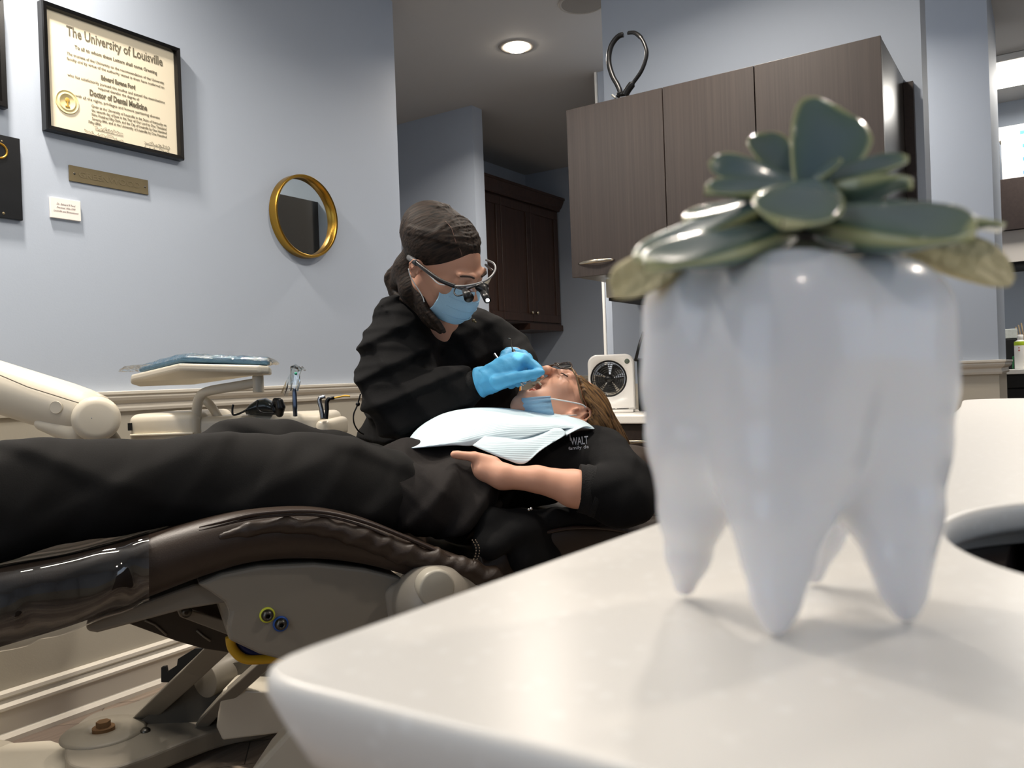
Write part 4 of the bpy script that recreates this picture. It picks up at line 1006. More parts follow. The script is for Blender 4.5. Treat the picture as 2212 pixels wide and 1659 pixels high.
# pan below the seat seen between bracket and lift arm
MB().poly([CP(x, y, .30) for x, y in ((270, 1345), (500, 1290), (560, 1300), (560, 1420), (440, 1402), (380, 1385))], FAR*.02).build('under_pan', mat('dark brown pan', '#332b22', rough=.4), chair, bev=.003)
plate('link_plate', [(382, 1318), (400, 1314), (500, 1345), (500, 1375), (388, 1333)], .26, .012, M_cream2, .003)
for x, y in ((402, 1320),): MB().lathe([(.004, .016), (.010, .015), (.012, 0)], CP(x, y, .255), -FAR, 16).build('pin', M_dsteel, chair, True)
MB().tube([CP(x, y, .295) for x, y in ((313, 1340), (335, 1350), (360, 1372))], .0022, 6).build('wire', M_cream2, chair, True)
MB().tube([CP(x, y, .295) for x, y in ((425, 1362), (440, 1375), (455, 1385))], .0022, 6).build('wire', M_cream2, chair, True)
# base casting
def BZ(px, py, h): return on(2, h, px, py)
hb = .075
base = MB().poly([BZ(*p, hb) for p in cr([(140, 1600), (150, 1578), (200, 1540), (270, 1522), (330, 1500), (420, 1460), (520, 1450), (620, 1470), (600, 1540), (480, 1572), (400, 1600), (300, 1640), (230, 1659), (150, 1650)], 5, True)], (0, 0, -.052)).build('base_casting', M_cream2, chair, bev=.008)
dc = BZ(224, 1582, hb); r_ = .105
MB().lathe([(0, .002), (.034, .002), (.036, .010), (.055, .012), (.098, .008), (.105, .002), (.105, -.001)], dc, (0, 0, 1), 64).build('base_disc', mat('grey base disc', '#7f796d', rough=.45), chair, True)
bb = dc+np.array([0, 0, .004])
MB().cyl(bb, bb+UPV*.026, .018, seg=6).cyl(bb, bb+UPV*.011, .028, seg=20).build('anchor_bolt', mat('rusty bolt', '#64492c', rough=.7, mottle=.4, mscale=60), chair)
for p in ((314, 1580), (338, 1521)):
    c = BZ(*p, hb); MB().lathe([(0, .010), (.008, .009), (.013, .004), (.013, 0)], c, (0, 0, 1), 16).build('screw', M_dsteel, chair, True)
lc = BZ(318, 1640, .03); MB().cyl((lc[0], lc[1], 0), (lc[0], lc[1], .05), .008).cyl((lc[0], lc[1], 0), (lc[0], lc[1], .006), .018).build('levelling_foot', M_steel, chair, True)
MB().poly([BZ(*p, .035) for p in ((-60, 1640), (20, 1604), (110, 1598), (160, 1615), (200, 1700), (-60, 1760))], (0, 0, -.034)).build('floor_plate', M_cream, chair, bev=.006)
# lift arm rising from the casting to the seat frame
a0 = BZ(330, 1525, hb+.01); a1 = CP(505, 1325, .36)
MB().tube([P(300, 1560, zof(a0)), P(430, 1440, (zof(a0)+zof(a1))/2), P(545, 1330, zof(a1))], .028, 4, flat=1.6, up=(0, 0, 1)).build('lift_arm', M_cream2, chair, bev=.004)
ww_ = zof(a0)-.12
MB().tube([P(440, 1560, ww_), P(490, 1505, ww_-.06), P(585, 1420, ww_-.15)], .020, 4, flat=1.4, up=(0, 0, 1)).build('lift_arm', M_cream2, chair, bev=.004)
MB().poly([P(x, y, ww_+.02) for x, y in ((300, 1560), (420, 1470), (470, 1440), (560, 1420), (600, 1430), (560, 1560), (420, 1580))], FH*.02).build('inner_plate', mat('dark grey casting', '#4d4941', rough=.5), chair)  # dark grey plate beside the lift arms
cyl0 = P(442, 1470, ww_-.02)
MB().cyl(cyl0, cyl0+FH*.09+RH*.05, .046, seg=40).build('drive_cylinder', M_cream2, chair, True, bev=.002)
MB().poly([P(x, y, 2.2) for x, y in ((348, 1474), (348, 1442), (358, 1440), (360, 1452), (382, 1438), (384, 1424), (420, 1402), (450, 1400), (380, 1474))], FH*.012).build('cable_bracket', M_blackm, chair)
# side covers of the base
MB().poly([P(x, y, ww_-.08) for x, y in ((480, 1490), (520, 1480), (527, 1482), (530, 1491), (640, 1495), (640, 1580), (480, 1600), (466, 1570), (470, 1540))], FH*.15).build('base_cover', M_cream, chair, bev=.01)
MB().poly([P(x, y, 1.75) for x, y in ((530, 1680), (620, 1580), (720, 1520), (900, 1500), (900, 1760), (530, 1760))], FH*.18).build('base_skirt', M_cream, chair, bev=.012)
hp2 = BZ(470, 1575, hb-.02); MB().cyl(hp2-FH*.02, hp2+FH*.03, .016).build('hinge_lug', M_cream2, chair, True)

# transparent plastic cover over the foot end
st = cushion(TOPL[:7], BOTL[:7], .54, n=14)
r = random.Random(4); rows = []
wf = folds(1, [(AX+UPV*.9, .14, .9), (AX*.5-UPV*1.4, .075, .7), (AX*1.8+UPV*.3, .06, .4)], 9)
for s_ in st:
    if zof(s_[0]) > zof(CP(482, 1130)): break
    near = s_[-2:]+s_[:10]; row = []
    c = sum(s_[:10])/10+FAR*.03
    for j, p in enumerate(near):
        out = (p-c); out /= np.linalg.norm(out); out = out*.6+UPV*.4*(j < 5)-FAR*.4*(j > 2)
        out /= np.linalg.norm(out); edge = min(1, max(0, (j-1)/3.0))
        row.append(p+out*(.004+.0048*edge*max(0, 1+.75*float(wf(*p)))+.0016*edge*(1+math.sin(np.dot(p, AX)*62+j*1.1+2*math.sin(np.dot(p, AX)*21)))))
    rows.append([np.array(q) for q in cr(row, 3)])
pc = MB().grid(rows).build('plastic_cover', mat_clear('plastic sheet', '#e4e6e8', .03, .02, fres=1.5), None, True, sub=1)
tag(pc, 'shiny clear plastic sheet wrapped over the foot end of the leather chair', 'plastic cover')
# ================================================================== delivery unit behind the legs
ZD = 2.25
dl = thing('delivery_unit', 'cream dental delivery unit with tray table and thick arm behind the patient legs', 'dental unit', (1.5, 2.0, 0))
def DX(px, py, z=ZD): return P(px, py, z)
def rbox(name, px0, px1, py0, py1, z, dep, mt, parent, r=.02, seg=4):
    c = (P(px0, py0, z)+P(px1, py1, z))/2+FH*dep/2; w = (px1-px0)*z/FPX; h = (py1-py0)*z/FPX
    return MB().obox(c, RH, FH, UPV, (w, dep, h), r, seg).build(name, mt, parent, True)
body = rbox('head_body', 296, 700, 899, 1000, 2.26, .26, M_cream, dl, .022)
rbox('side_module', 275, 425, 893, 962, 2.235, .30, M_cream, body, .022)
rbox('end_cap', 680, 713, 908, 952, 2.24, .26, M_cream, body, .016)
MB().obox(P(350, 938, 2.232), RH, FH, UPV, (.17, .012, .006), .002).build('ledge', mat('light cream edge', '#e0d8c4', rough=.4), body)
MB().obox(P(655, 927, 2.252), RH, FH, UPV, (.11, .014, .006), .002).build('ledge', M_dsteel, body)
MB().obox(P(281, 922, 2.233), RH, FH, UPV, (.008, .01, .02)).build('vent', M_blackm, body)
# arm, elbow and post
A0, A1 = P(-150, 790, 2.12), P(212, 903, 2.12)
pts = [A0+(A1-A0)*k/10 for k in range(11)]
arm = MB().tube(pts, [.066]*9+[.064, .058], 24, flat=.9, up=(0, 0, 1)).build('support_arm', M_cream, dl, True)
ax_ = (A1-A0)/np.linalg.norm(A1-A0)
MB().tube([P(-60, 785, 2.055), P(60, 836, 2.052), P(175, 872, 2.052)], .0014, 6).build('seam', mat('dark cream seam', '#5a5348', rough=.8), arm)  # seam line in a darker cream
MB().lathe([(.014, 0), (.0145, .002), (.0155, .002), (.016, 0)], P(121, 880, 2.06), -FH, 32).lathe([(0, .002), (.0142, .002)], P(121, 880, 2.06), -FH, 32).build('button', M_cream, arm, True)
MB().cyl(P(208, 905, 2.19), P(208, 905, 2.05), pxm(48, P(208, 905, 2.1)), seg=48).build('elbow_joint', M_cream, dl, True, bev=.02)
MB().ball(P(198, 903, 2.049), .0042).build('screw', M_steel, dl, True)
f = Field(.006, D0=.05); f.cap(P(170, 935, 2.1), P(90, 915, 2.09), .035, .018, k=.02); f.mesh('arm_fairing', M_cream, arm)
MB().tube(cr([P(225, 930, 2.15), P(245, 950, 2.2), P(262, 985, 2.22), P(300, 1010, 2.26)], 6), .018, 12).build('link_arm', M_cream2, dl, True)
pp_ = A0.copy(); MB().cyl((pp_[0], pp_[1], 0), (pp_[0], pp_[1], pp_[2]-.02), .05, seg=32).cyl((pp_[0], pp_[1], 0), (pp_[0], pp_[1], .03), .16, seg=48).build('post', M_cream, dl, True)
# tray table
tp_ = [(385, 801, 2.16), (560, 806, 2.11), (583, 808, 2.12), (587, 812, 2.16), (545, 812, 2.42), (420, 832, 2.46), (300, 836, 2.44), (282, 830, 2.40), (284, 824, 2.36)]
tray = MB().poly([P(*q) for q in tp_], UPV*.021).build('tray', M_cream, dl, False, bev=.007)
q0 = P(557, 811, 2.2)
MB().cyl(q0, q0-UPV*.045, .0145, seg=28).build('tray_post', M_cream, dl, True, bev=.002)
MB().tube(cr([P(560, 826, 2.2), P(500, 836, 2.22), P(450, 845, 2.24), P(432, 857, 2.25), P(426, 878, 2.26), P(424, 905, 2.27)], 6), .013, 16).build('tray_arm', M_cream, dl, True)
MB().tube(cr([P(425, 868, 2.33), P(443, 866, 2.33), P(458, 880, 2.33), P(472, 902, 2.33)], 5), .012, 12).build('pivot_bracket', M_cream, dl, True)
# wrapped instrument cassette on the tray
ps = [(300, 806, 2.40), (392, 783, 2.20), (470, 785, 2.17), (580, 791, 2.14), (578, 794, 2.35), (420, 812, 2.42)]
cs = MB().poly([P(*q)+UPV*.003 for q in ps], UPV*.014).build('instrument_cassette', mat('blue wrap', '#54778f', rough=.5, bump=.4, bscale=60), None, False, bev=.004)
tag(cs, 'blue wrapped instrument cassette in a clear bag on the tray table', 'instrument cassette')
rr = random.Random(3); rows = []
O = [(265, 806, 2.44), (300, 801, 2.36), (392, 778, 2.18), (470, 780, 2.16), (586, 786, 2.12), (588, 792, 2.3), (500, 800, 2.42), (420, 806, 2.46)]
c = sum(P(*q) for q in O)/len(O)+UPV*.006; ring0 = cr([P(*q) for q in O], 8, True); b = MB()
rows = [[c+(p-c)*s_+UPV*(hh+rr.uniform(-.0018, .0018)) for p in ring0] for s_, hh in ((1.02, .004), (1.0, .010), (.95, .017), (.85, .0185), (.6, .0185), (.3, .019), (.05, .019))]
bag = b.grid(rows, closed_v=True).build('clear_bag', mat_clear('clear bag', '#eef3f5', .06, .08, .8, 45), cs, True)
# goggles
def arc(c, rx, ry, a0, a1, n=16, z=2.2): return [P(c[0]+rx*math.cos(math.radians(a0+(a1-a0)*k/n)), c[1]-ry*math.sin(math.radians(a0+(a1-a0)*k/n)), z) for k in range(n+1)]
t = thing('protective_goggles', 'black tinted protective goggles lying on the delivery unit', 'goggles', P(560, 893, 2.25))
b = MB(); rows = []
for k, (x, yt, yb) in enumerate(((532, 884, 894), (540, 875, 895), (555, 866, 895), (572, 863, 895), (583, 868, 895), (592, 873, 895), (600, 878, 895))):
    rows.append([P(x, yb, 2.24), P(x-2, (yt+yb)/2, 2.225), P(x, yt, 2.24), P(x+4, yt+1, 2.31), P(x+4, yb, 2.32)])
b.grid([[np.array(v) for v in cr(r_, 4)] for r_ in rows]); b.build('lens', mat('smoked lens', '#23292a', rough=.12), t, True, solid=.003)
f = Field(.003, D0=.03); f.chain([(P(594, 864, 2.22), .006), (P(603, 868, 2.22), .010), (P(606, 880, 2.22), .012), (P(604, 893, 2.23), .011)], .006); f.chain([(P(594, 864, 2.22), .005), (P(588, 876, 2.22), .005), (P(592, 890, 2.22), .005)], .004)
f.mesh('nose_pad', M_black, t)
MB().tube(cr([P(535, 884, 2.23), P(518, 893, 2.21), P(504, 896, 2.2), P(502, 884, 2.2), P(504, 874, 2.2)], 5), .0028, 8).build('temple_arm', M_black, t, True)
MB().tube(cr([P(592, 893, 2.19), P(565, 891, 2.18), P(556, 880, 2.18), P(557, 864, 2.18)], 5), .0024, 8).build('temple_arm', M_black, t, True)
# handpieces
t = thing('suction_handpiece', 'steel handpiece with a crumpled clear plastic sleeve standing in its holder', 'handpiece', P(637, 898, 2.22))
MB().lathe([(0, 0), (.0055, .001), (.0065, .03), (.006, .06), (.0050, .072), (.0025, .076), (0, .077)], P(638, 900, 2.22), UPV, 20).build('handle', mat('blue grey steel', '#6d7a90', rough=.3, metal=1), t, True)
b = MB(); r = random.Random(8)
spine = [(637, 838), (640, 815), (641, 800), (636, 792), (630, 798), (625, 815), (620, 832), (614, 846)]
rows = []
for k, (x, y) in enumerate(spine[:6] if False else [(638, 842), (640, 822), (638, 806), (641, 793), (650, 800)]):
    rows.append([P(x+(9+3*(k % 2))*math.cos(q)+r.uniform(-4, 4), y+4*math.sin(q)+r.uniform(-4, 4), 2.22+.010*math.sin(q)) for q in np.linspace(0, 2*math.pi, 12, endpoint=False)])
b.grid(rows, closed_v=True); b.build('plastic_sleeve', mat_clear('crumpled sleeve', '#f2f6f6', .12, .08), t)
b = MB(); rows = []
for k, (x, y) in enumerate([(634, 812), (628, 826), (622, 838), (613, 852)]): rows.append([P(x+r.uniform(-2, 2)+u, y+r.uniform(-3, 3)+u*.4, 2.22+r.uniform(-.006, .006)) for u in (-9, -4, 1, 6)])
b.grid(rows).build('sleeve_tail', mat_clear('sleeve film', '#f2f6f6', .12, .08), t)
MB().ball(P(639, 807, 2.205), .004).build('green_tip', mat('green plastic tip', '#2f9c7d', rough=.4), t, True)
t = thing('air_water_syringe', 'silver and black air water syringe at the right end of the delivery unit', 'syringe', P(700, 905, 2.24))
MB().tube(cr([P(697, 905, 2.24), P(694, 885, 2.24), P(690, 868, 2.24), P(692, 860, 2.24), P(702, 857, 2.24)], 6), [.0065]*20+[.006]*5, 14).build('handle', M_steel, t, True)
MB().tube(cr([P(704, 905, 2.235), P(706, 885, 2.235), P(706, 868, 2.235), P(712, 860, 2.235)], 6), .0055, 12).build('grip', M_black, t, True)
MB().cyl(P(708, 862, 2.235), P(722, 859, 2.235), .0045).build('nozzle', M_black, t, True)
MB().tube(cr([P(720, 860, 2.235), P(735, 857, 2.235), P(745, 855, 2.235), P(756, 856, 2.235)], 4), .0022, 8).build('tip', mat('yellow tip', '#d9a91e', rough=.5), t, True)
# ================================================================== people: shared head
def head_local(open_mouth=0.0, cran=.083, ear=1.0):
    """primitives in head space (x = person's right, y = face forward, z = crown); list of (kind, args)"""
    g = []
    E_ = lambda c, r, k=.02, op='u': g.append(('e', c, r, k, op))
    C_ = lambda a, b, ra, rb, k=.01, op='u': g.append(('c', a, b, ra, rb, k, op))
    E_((0, -.018, .035), (.073, .094, cran)); E_((0, .02, .0), (.066, .072, .075), .02)
    jw = open_mouth
    E_((0, .035-.01*jw, -.055-.018*jw), (.052, .052, .045), .02)
    C_((0, .074-.028*jw, -.088-.026*jw), (0, .066-.028*jw, -.096-.026*jw), .018, .016, .018)
    for s in (-1, 1):
        C_((s*.048, .0, -.045), (s*.022, .062-.025*jw, -.085-.026*jw), .018, .014, .02)      # jaw line
        E_((s*.043, .060, -.012), (.020, .018, .018), .02)                # cheek
        E_((s*.032, .098, .012), (.019, .016, .013), .010, 's')            # socket
        E_((s*.032, .0785, .011), (.0145, .0125, .0125), .003)             # closed lid
        C_((s*.012, .092, .030), (s*.046, .080, .032), .007, .006, .012)
        E_((s*.012, .108, -.024), (.0085, .010, .007), .005)              # nostril wing
        # ear
        L_ = lambda x, y, z: (s*x, -.008+(y+.008)*ear, -.010+(z+.010)*ear)
        E_(L_(.075, -.010, .0), (.007, .017*ear, .029*ear), .006); E_(L_(.091, -.004, .000), (.014, .0115*ear, .019*ear), .002, 's')
        hx = [(.080, .006, .018), (.085, -.006, .029), (.088, -.020, .023), (.089, -.027, .006), (.086, -.023, -.012), (.081, -.012, -.027)]
        for a_, b_ in zip(hx[:-1], hx[1:]): C_(L_(*a_), L_(*b_), .0038*ear, .0038*ear, .002)
        C_(L_(.083, -.010, .018), L_(.084, -.016, -.008), .003*ear, .003*ear, .002)
        C_(L_(.080, -.008, -.030), L_(.079, -.003, -.030), .0070*ear, .0055*ear, .004); C_(L_(.082, .007, -.004), L_(.080, .006, -.014), .0042*ear, .0045*ear, .003)
    C_((0, .090, .020), (0, .107, -.016), .0080, .0092, .012)           # nose
    C_((0, .108, -.018), (0, .106, -.021), .0098, .009, .006)
    if jw < .1:
        C_((-.018, .094, -.053), (.018, .094, -.053), .006, .006, .008); C_((-.015, .092, -.063), (.015, .092, -.063), .0065, .0065, .008)
    else:
        C_((-.016, .096, -.046), (.016, .096, -.046), .0062, .0062, .007)
        C_((-.014, .076-.010*jw, -.075-.022*jw), (.014, .076-.010*jw, -.075-.022*jw), .007, .007, .008)
        E_((0, .088, -.062-.008*jw), (.027, .036, .010+.0125*jw), .004, 's')
    return g
def put_head(f, org, Fr, sc, prims):
    """Fr rows = (right, forward, up)"""
    Fr = np.array(Fr); T = lambda p: org+(np.array(p)*sc) @ Fr
    for q in prims:
        if q[0] == 'e': f.ell(T(q[1]), np.array(q[2])*sc, Fr, k=q[3]*sc, op=q[4])
        else: f.cap(T(q[1]), T(q[2]), q[3]*sc, q[4]*sc, k=q[5]*sc, op=q[6])
    return T

# ================================================================== the patient
pat = thing('person', 'person lying face up in the brown chair, mouth open, in black scrubs with a bib', 'person', CP(800, 1150, .27))
pf = frame(camvec(-.20, .97, .10), camvec(.86, .16, -.48))
porg = CP(1213, 886, .30)
f = Field(.0034, D0=.05)
PT = put_head(f, porg, pf, 1.0, head_local(1.0))
neckb = CP(1205, 935, .29)
f.cap(PT((0, -.015, -.055)), neckb, .050, .056, k=.03)
# trunk core and legs under the clothes
f.cap(neckb, CP(1150, 1010, .28), .06, .085, k=.04); f.cap(CP(1150, 1010, .28), CP(860, 1060, .28), .085, .08, k=.04)
f.cap(CP(1270, 975, .14), CP(1180, 985, .42), .045, .045, k=.04)
hipN, hipF = CP(840, 1068, .19), CP(820, 1050, .36)
kneN, kneF = CP(440, 1052, .18), CP(500, 990, .37)
f.cap(hipN, kneN, .07, .05, k=.03); f.cap(hipF, kneF, .07, .045, k=.03)
f.cap(kneN, CP(-120, 1110, .18), .048, .035, k=.02); f.cap(kneF, CP(-60, 1070, .38), .045, .035, k=.02)
f.cap(CP(-120, 1110, .18), CP(-190, 1080, .17), .035, .025, k=.02); f.cap(CP(-60, 1070, .38), CP(-120, 1040, .38), .035, .025, k=.02)
# near arm: shoulder, elbow, bare forearm, hand on the belly
shN, elN, wrN = CP(1325, 1000, .10), CP(1345, 1080, -.03), CP(1085, 1030, .06)
f.cap(shN, elN, .045, .040, k=.03); f.cap(elN, CP(1240, 1056, .0), .040, .040, k=.02); f.cap(CP(1240, 1054, .0), CP(1160, 1035, .03), .0375, .0275, k=.01); f.cap(CP(1160, 1035, .03), wrN, .0275, .0235, k=.01)
plm = CP(1045, 1015, .085)
f.cap(wrN, plm, .0255, .024, k=.015); f.cap(wrN+UPV*.004, CP(1035, 1000, .10), .022, .016, k=.012)
# thumb side towards the chest, fingers tucked under the tunic hem
f.cap(CP(1065, 1000, .08), CP(1025, 987, .09), .015, .0115, k=.01); f.cap(CP(1025, 987, .09), CP(990, 983, .10), .0105, .009, k=.004); f.cap(CP(990, 983, .10), CP(981, 982, .10), .009, .0085, k=.003)
for i, (x, y, o_) in enumerate(((990, 1026, .17), (985, 1038, .17), (985, 1050, .17), (992, 1062, .16))):
    f.cap(CP(1040, 1004+9*i, .09), CP((1035+x)/2, (1002+11*i+y)/2+3, .135), .0125-.001*i, .0105, k=.006); f.cap(CP((1035+x)/2, (1002+11*i+y)/2+3, .135), CP(x, y, o_), .0102, .0085, k=.003)
# far hand peeping over the bib
fh = CP(876, 976, .25); f.cap(fh, CP(862, 967, .24), .0105, .009, k=.004); f.cap(fh, CP(900, 990, .30), .011, .02, k=.01); f.cap(fh, CP(900, 985, .36), .012, .03, k=.02); f.cap(CP(900, 985, .36), CP(960, 1000, .40), .028, .026, k=.02); f.cap(CP(960, 1000, .40), CP(1080, 990, .47), .028, .04, k=.02); f.cap(CP(1080, 990, .47), CP(1180, 985, .42), .04, .045, k=.03)
f.mesh('body', M_skin, pat)

# trousers
f = Field(.006, D0=.08)
def leg(pts, off, k=.04): f.chain([(CP(x, y, off+dx), r) for x, y, r, dx in pts], k)
leg([(820, 1062, .098, .0), (690, 1052, .100, 0), (560, 1040, .090, 0), (430, 1034, .082, 0), (250, 1052, .086, 0), (90, 1062, .088, 0), (0, 1086, .092, 0), (-160, 1120, .088, 0)], .17)
leg([(860, 1052, .085, 0), (720, 1016, .082, 0), (620, 990, .078, 0), (540, 981, .072, 0), (470, 992, .060, 0), (380, 1015, .055, 0), (150, 1045, .060, 0), (-60, 1075, .060, 0)], .36)
leg([(860, 1062, .09, 0), (780, 1056, .09, 0)], .26)
wr = folds(.0085, [(AX*.5-UPV*.9, .17, 1.0), (AX*.35+UPV*1.0, .13, .7), (AX*1.0-UPV*.7, .10, .35)], 11)
f.mesh('trousers', M_trouser, pat, disp=wr)
for fx, fo, fy in ((-190, .17, 1095), (-130, .38, 1048)):
    f = Field(.004, D0=.05); a = CP(fx, fy, fo); f.cap(a, a-AX*.045+UPV*.02, .045, .042, k=.02); f.cap(a-AX*.05, a-AX*.055+UPV*.14, .036, .034, k=.03); f.cap(a-AX*.02, a-AX*.03+UPV*.05, .044, .04, k=.02)
    f.mesh('shoe', M_black, pat)

# scrub jacket: trunk, draped side, near sleeve
f = Field(.005, D0=.08)
J = lambda x, y, o_: CP(x, y, o_)
f.chain([(J(1160, 1000, .27), .098), (J(1050, 1032, .27), .10), (J(960, 1052, .27), .095)], .05)
f.cap(J(1275, 975, .17), J(1190, 985, .38), .058, .06, k=.05)
f.cap(J(1300, 992, .13), J(1190, 1020, .16), .062, .07, k=.05)
f.chain([(J(1322, 1008, .08), .064), (J(1350, 1050, .0), .062), (J(1352, 1080, -.04), .057)], .03)         # upper sleeve
f.chain([(J(1350, 1076, -.04), .058), (J(1310, 1066, -.02), .052), (J(1268, 1057, .0), .0475)], .02)          # forearm sleeve
f.cap(J(1245, 1053, .01), J(1200, 1045, .02), .040, .036, k=.002, op='s')
f.chain([(J(1250, 1120, .10), .028), (J(1130, 1140, .06), .034), (J(1060, 1130, .07), .036)], .03)             # cloth gathered on the seat edge
f.chain([(J(1120, 1150, .03), .024), (J(1060, 1185, .02), .018), (J(1040, 1175, .05), .02)], .03)
f.chain([(J(1150, 1160, .05), .030), (J(1130, 1210, .03), .022), (J(1180, 1200, .05), .03)], .03)
f.chain([(J(1290, 1110, .05), .022), (J(1200, 1120, .04), .024)], .02)
wr = folds(.0075, [(AX+UPV*.4, .08, .8), (UPV+FAR*.5+AX*.3, .045, .6), (AX*-.6+UPV*1.0, .10, .8)], 21)
jk = f.mesh('scrub_jacket', M_scrub, pat, disp=wr)
MB().tube(cr([J(1300, 1066, -.015), J(1280, 1060, -.005), J(1256, 1054, .002), J(1250, 1053, .004)], 5), [.0545]*5+[.0525]*5+[.0495]*5+[.042], 40).build('sleeve_cuff', mat('black knit cuff', '#0b0b0c', rough=.9, bump=.4, bscale=400), jk, True)
# grey tunic panel over the belly
f = Field(.005, D0=.08)
f.chain([(J(1010, 1040, .25), .100), (J(900, 1050, .25), .096), (J(820, 1060, .24), .098)], .04)
f.chain([(J(1010, 1062, .14), .070), (J(930, 1085, .12), .062), (J(880, 1080, .12), .06)], .05)
f.chain([(J(1020, 1095, .08), .030), (J(1000, 1130, .07), .024)], .03)
wr = folds(.0085, [(AX*.8-UPV*.9, .09, 1), (AX+FAR*.6, .14, .6), (AX*.9+UPV*.9, .055, .5)], 5)
tu = f.mesh('tunic', M_tunic, pat, disp=wr)
MB().ball(CP(1147, 1099, .005), .0035).ball(CP(1142, 1101, .005), .003).build('snap_button', M_steel, jk, True)

# logo on the chest
lo = CP(1246, 950, .10); le = camvec(.96, .12, .25); lu = camvec(-.1, .95, .25)
LGM = mat('white print', '#d6dde2', rough=.7)
def on_jacket(px, py, lift=.003):
    dg = bpy.context.evaluated_depsgraph_get(); d = Vector(ray(px, py)).normalized()
    ok, loc, nrm, _ = jk.ray_cast(Vector(CAM), d)
    return (np.array(loc)-np.array(d)*lift, np.array(nrm)) if ok else (CP(px, py, .1), -FH)
bpy.context.view_layer.update()
c_, n_ = on_jacket(1252, 953, .014)
text('logo_lettering', 'WALT', c_, le, lu, .026, LGM, jk, bold=.0002, width=.040)
c_, n_ = on_jacket(1250, 967, .012)
text('logo_lettering', 'family de', c_, le, lu, .011, LGM, jk, width=.046)
c_, n_ = on_jacket(1232, 949, .006)
MB().obox(c_, le, np.cross(le, lu), lu, (.0016, .0004, .026)).build('logo_bar', LGM, jk)
c_, n_ = on_jacket(1223, 941, .006)
MB().poly([c_+le*a+lu*b for a, b in ((-.005, .012), (.005, .008), (.003, -.014))], FH*.0005).build('logo_mark', mat('pale blue print', '#8fb4cc', rough=.7), jk)

# hair spread down behind the head
f = Field(.0035, D0=.05)
Hf = np.array(pf)
f.ell(PT((0, -.032, .044)), np.array((.083, .097, .091)), Hf, k=.01)
f.ell(PT((0, .100, -.030)), np.array((.074, .060, .080)), Hf, k=.010, op='s')
f.ell(PT((-.088, .006, -.012)), np.array((.034, .040, .046)), Hf, k=.010, op='s')
f.ell(PT((-.05, .03, -.09)), np.array((.05, .07, .06)), Hf, k=.010, op='s')
hrn = np.random.RandomState(12)
tops = cr([(1236, 818, .32), (1246, 813, .29), (1253, 822, .255), (1259, 842, .225), (1271, 865, .21), (1284, 890, .20), (1272, 910, .21), (1262, 918, .23)], 6)
ends = cr([(1348, 950, .29), (1356, 960, .27), (1354, 972, .25), (1344, 974, .23), (1332, 966, .21), (1318, 960, .20), (1300, 950, .20), (1286, 940, .21)], 6)
for i in range(len(tops)):
    for rep in (0, 1):
        a = tops[i]+np.array([hrn.randn()*2, hrn.randn()*2, .012*rep]); e = ends[i]+np.array([hrn.randn()*5, hrn.randn()*6, .03*rep])
        m1 = a*.62+e*.38+np.array([9, -9+i*.25, -.008+.02*rep]); m2 = a*.28+e*.72+np.array([6, -5+i*.2, .01*rep])
        cv = cr([CP(*a), CP(*m1), CP(*m2), CP(*e)], 3); n_ = len(cv)-1
        for k in range(n_):
            rf = lambda t: .0074*min(1, .6+t*1.8)*(1-.75*t**2.5); r0 = rf(k/n_); r1 = rf((k+1)/n_); f.cap(cv[k], cv[k+1], r0, r1, k=.0025)
st_ = camvec(.55, -.80, -.1)
gro = lambda x, y, z: .0016*np.sin(((x*RT[0]+y*RT[1]+z*RT[2])*.82+(x*UP[0]+y*UP[1]+z*UP[2])*.56)*520+2*np.sin(z*60))*np.sin((x*FAR[0]+y*FAR[1])*300)
f.mesh('hair', mat_hair('golden brown hair', '#33251a', '#84643f', st_, 190), pat)
# mouth cavity, tongue, teeth
f = Field(.002, D0=.02); f.ell(PT((0, .046, -.070)), np.array((.027, .026, .017)), Hf, k=.004); f.mesh('mouth_lining', mat('mouth red', '#b8523c', rough=.3), pat)
b = MB().tube([PT((k*.0042, .083-.0009*k*k, -.0510)) for k in range(-3, 4)], .0027, 10)
b.build('upper_teeth', mat('tooth enamel', '#eadfc8', rough=.25), pat, True)
# eyebrow and lashes on the visible side
MB().tube(cr([PT((-.018, .0985, .034)), PT((-.034, .0930, .037)), PT((-.050, .080, .032))], 5), [.0022]*10+[.001], 6).build('eyebrow', mat('brown brow', '#6b4a34', rough=.8), pat, True)
MB().tube(cr([PT((-.019, .0925, .008)), PT((-.032, .0925, .004)), PT((-.046, .084, .008))], 5), .0013, 6).build('eyelashes', M_blackm, pat, True)
# glasses
gl = PT
g_ = MB()
for s in (-1, 1):
    g_.tube(cr([gl((s*.032+.025*math.cos(q), .115-.012*abs(math.cos(q))*(1 if math.cos(q)*s > 0 else 0), .010+.019*math.sin(q))) for q in np.linspace(0, 2*math.pi, 16, endpoint=False)], 2, True), .0019, 6, True)
g_.tube([gl((-.008, .116, .014)), gl((.008, .116, .014))], .0019, 6)
gs = g_.build('spectacles', mat('tortoiseshell frame', '#3a2a20', rough=.25), pat, True)
tort = mat('mottled temple', '#5a3c26', rough=.3); nt = tort.node_tree
w_ = nt.nodes.new('ShaderNodeTexNoise'); w_.inputs['Scale'].default_value = 130; r_ = nt.nodes.new('ShaderNodeValToRGB'); r_.color_ramp.interpolation = 'CONSTANT'
r_.color_ramp.elements[0].color = (.01, .008, .006, 1); r_.color_ramp.elements[1].color = (.35, .22, .10, 1); r_.color_ramp.elements[1].position = .5
nt.links.new(w_.outputs[0], r_.inputs[0]); nt.links.new(r_.outputs[0], nt.nodes['Principled BSDF'].inputs['Base Color'])
MB().tube([gl((-.057, .103, .016)), gl((-.074, .082, .015)), gl((-.081, .03, .012)), gl((-.080, .002, .020))], .0028, 8, flat=.5, up=UPV).build('temple', tort, gs, True)
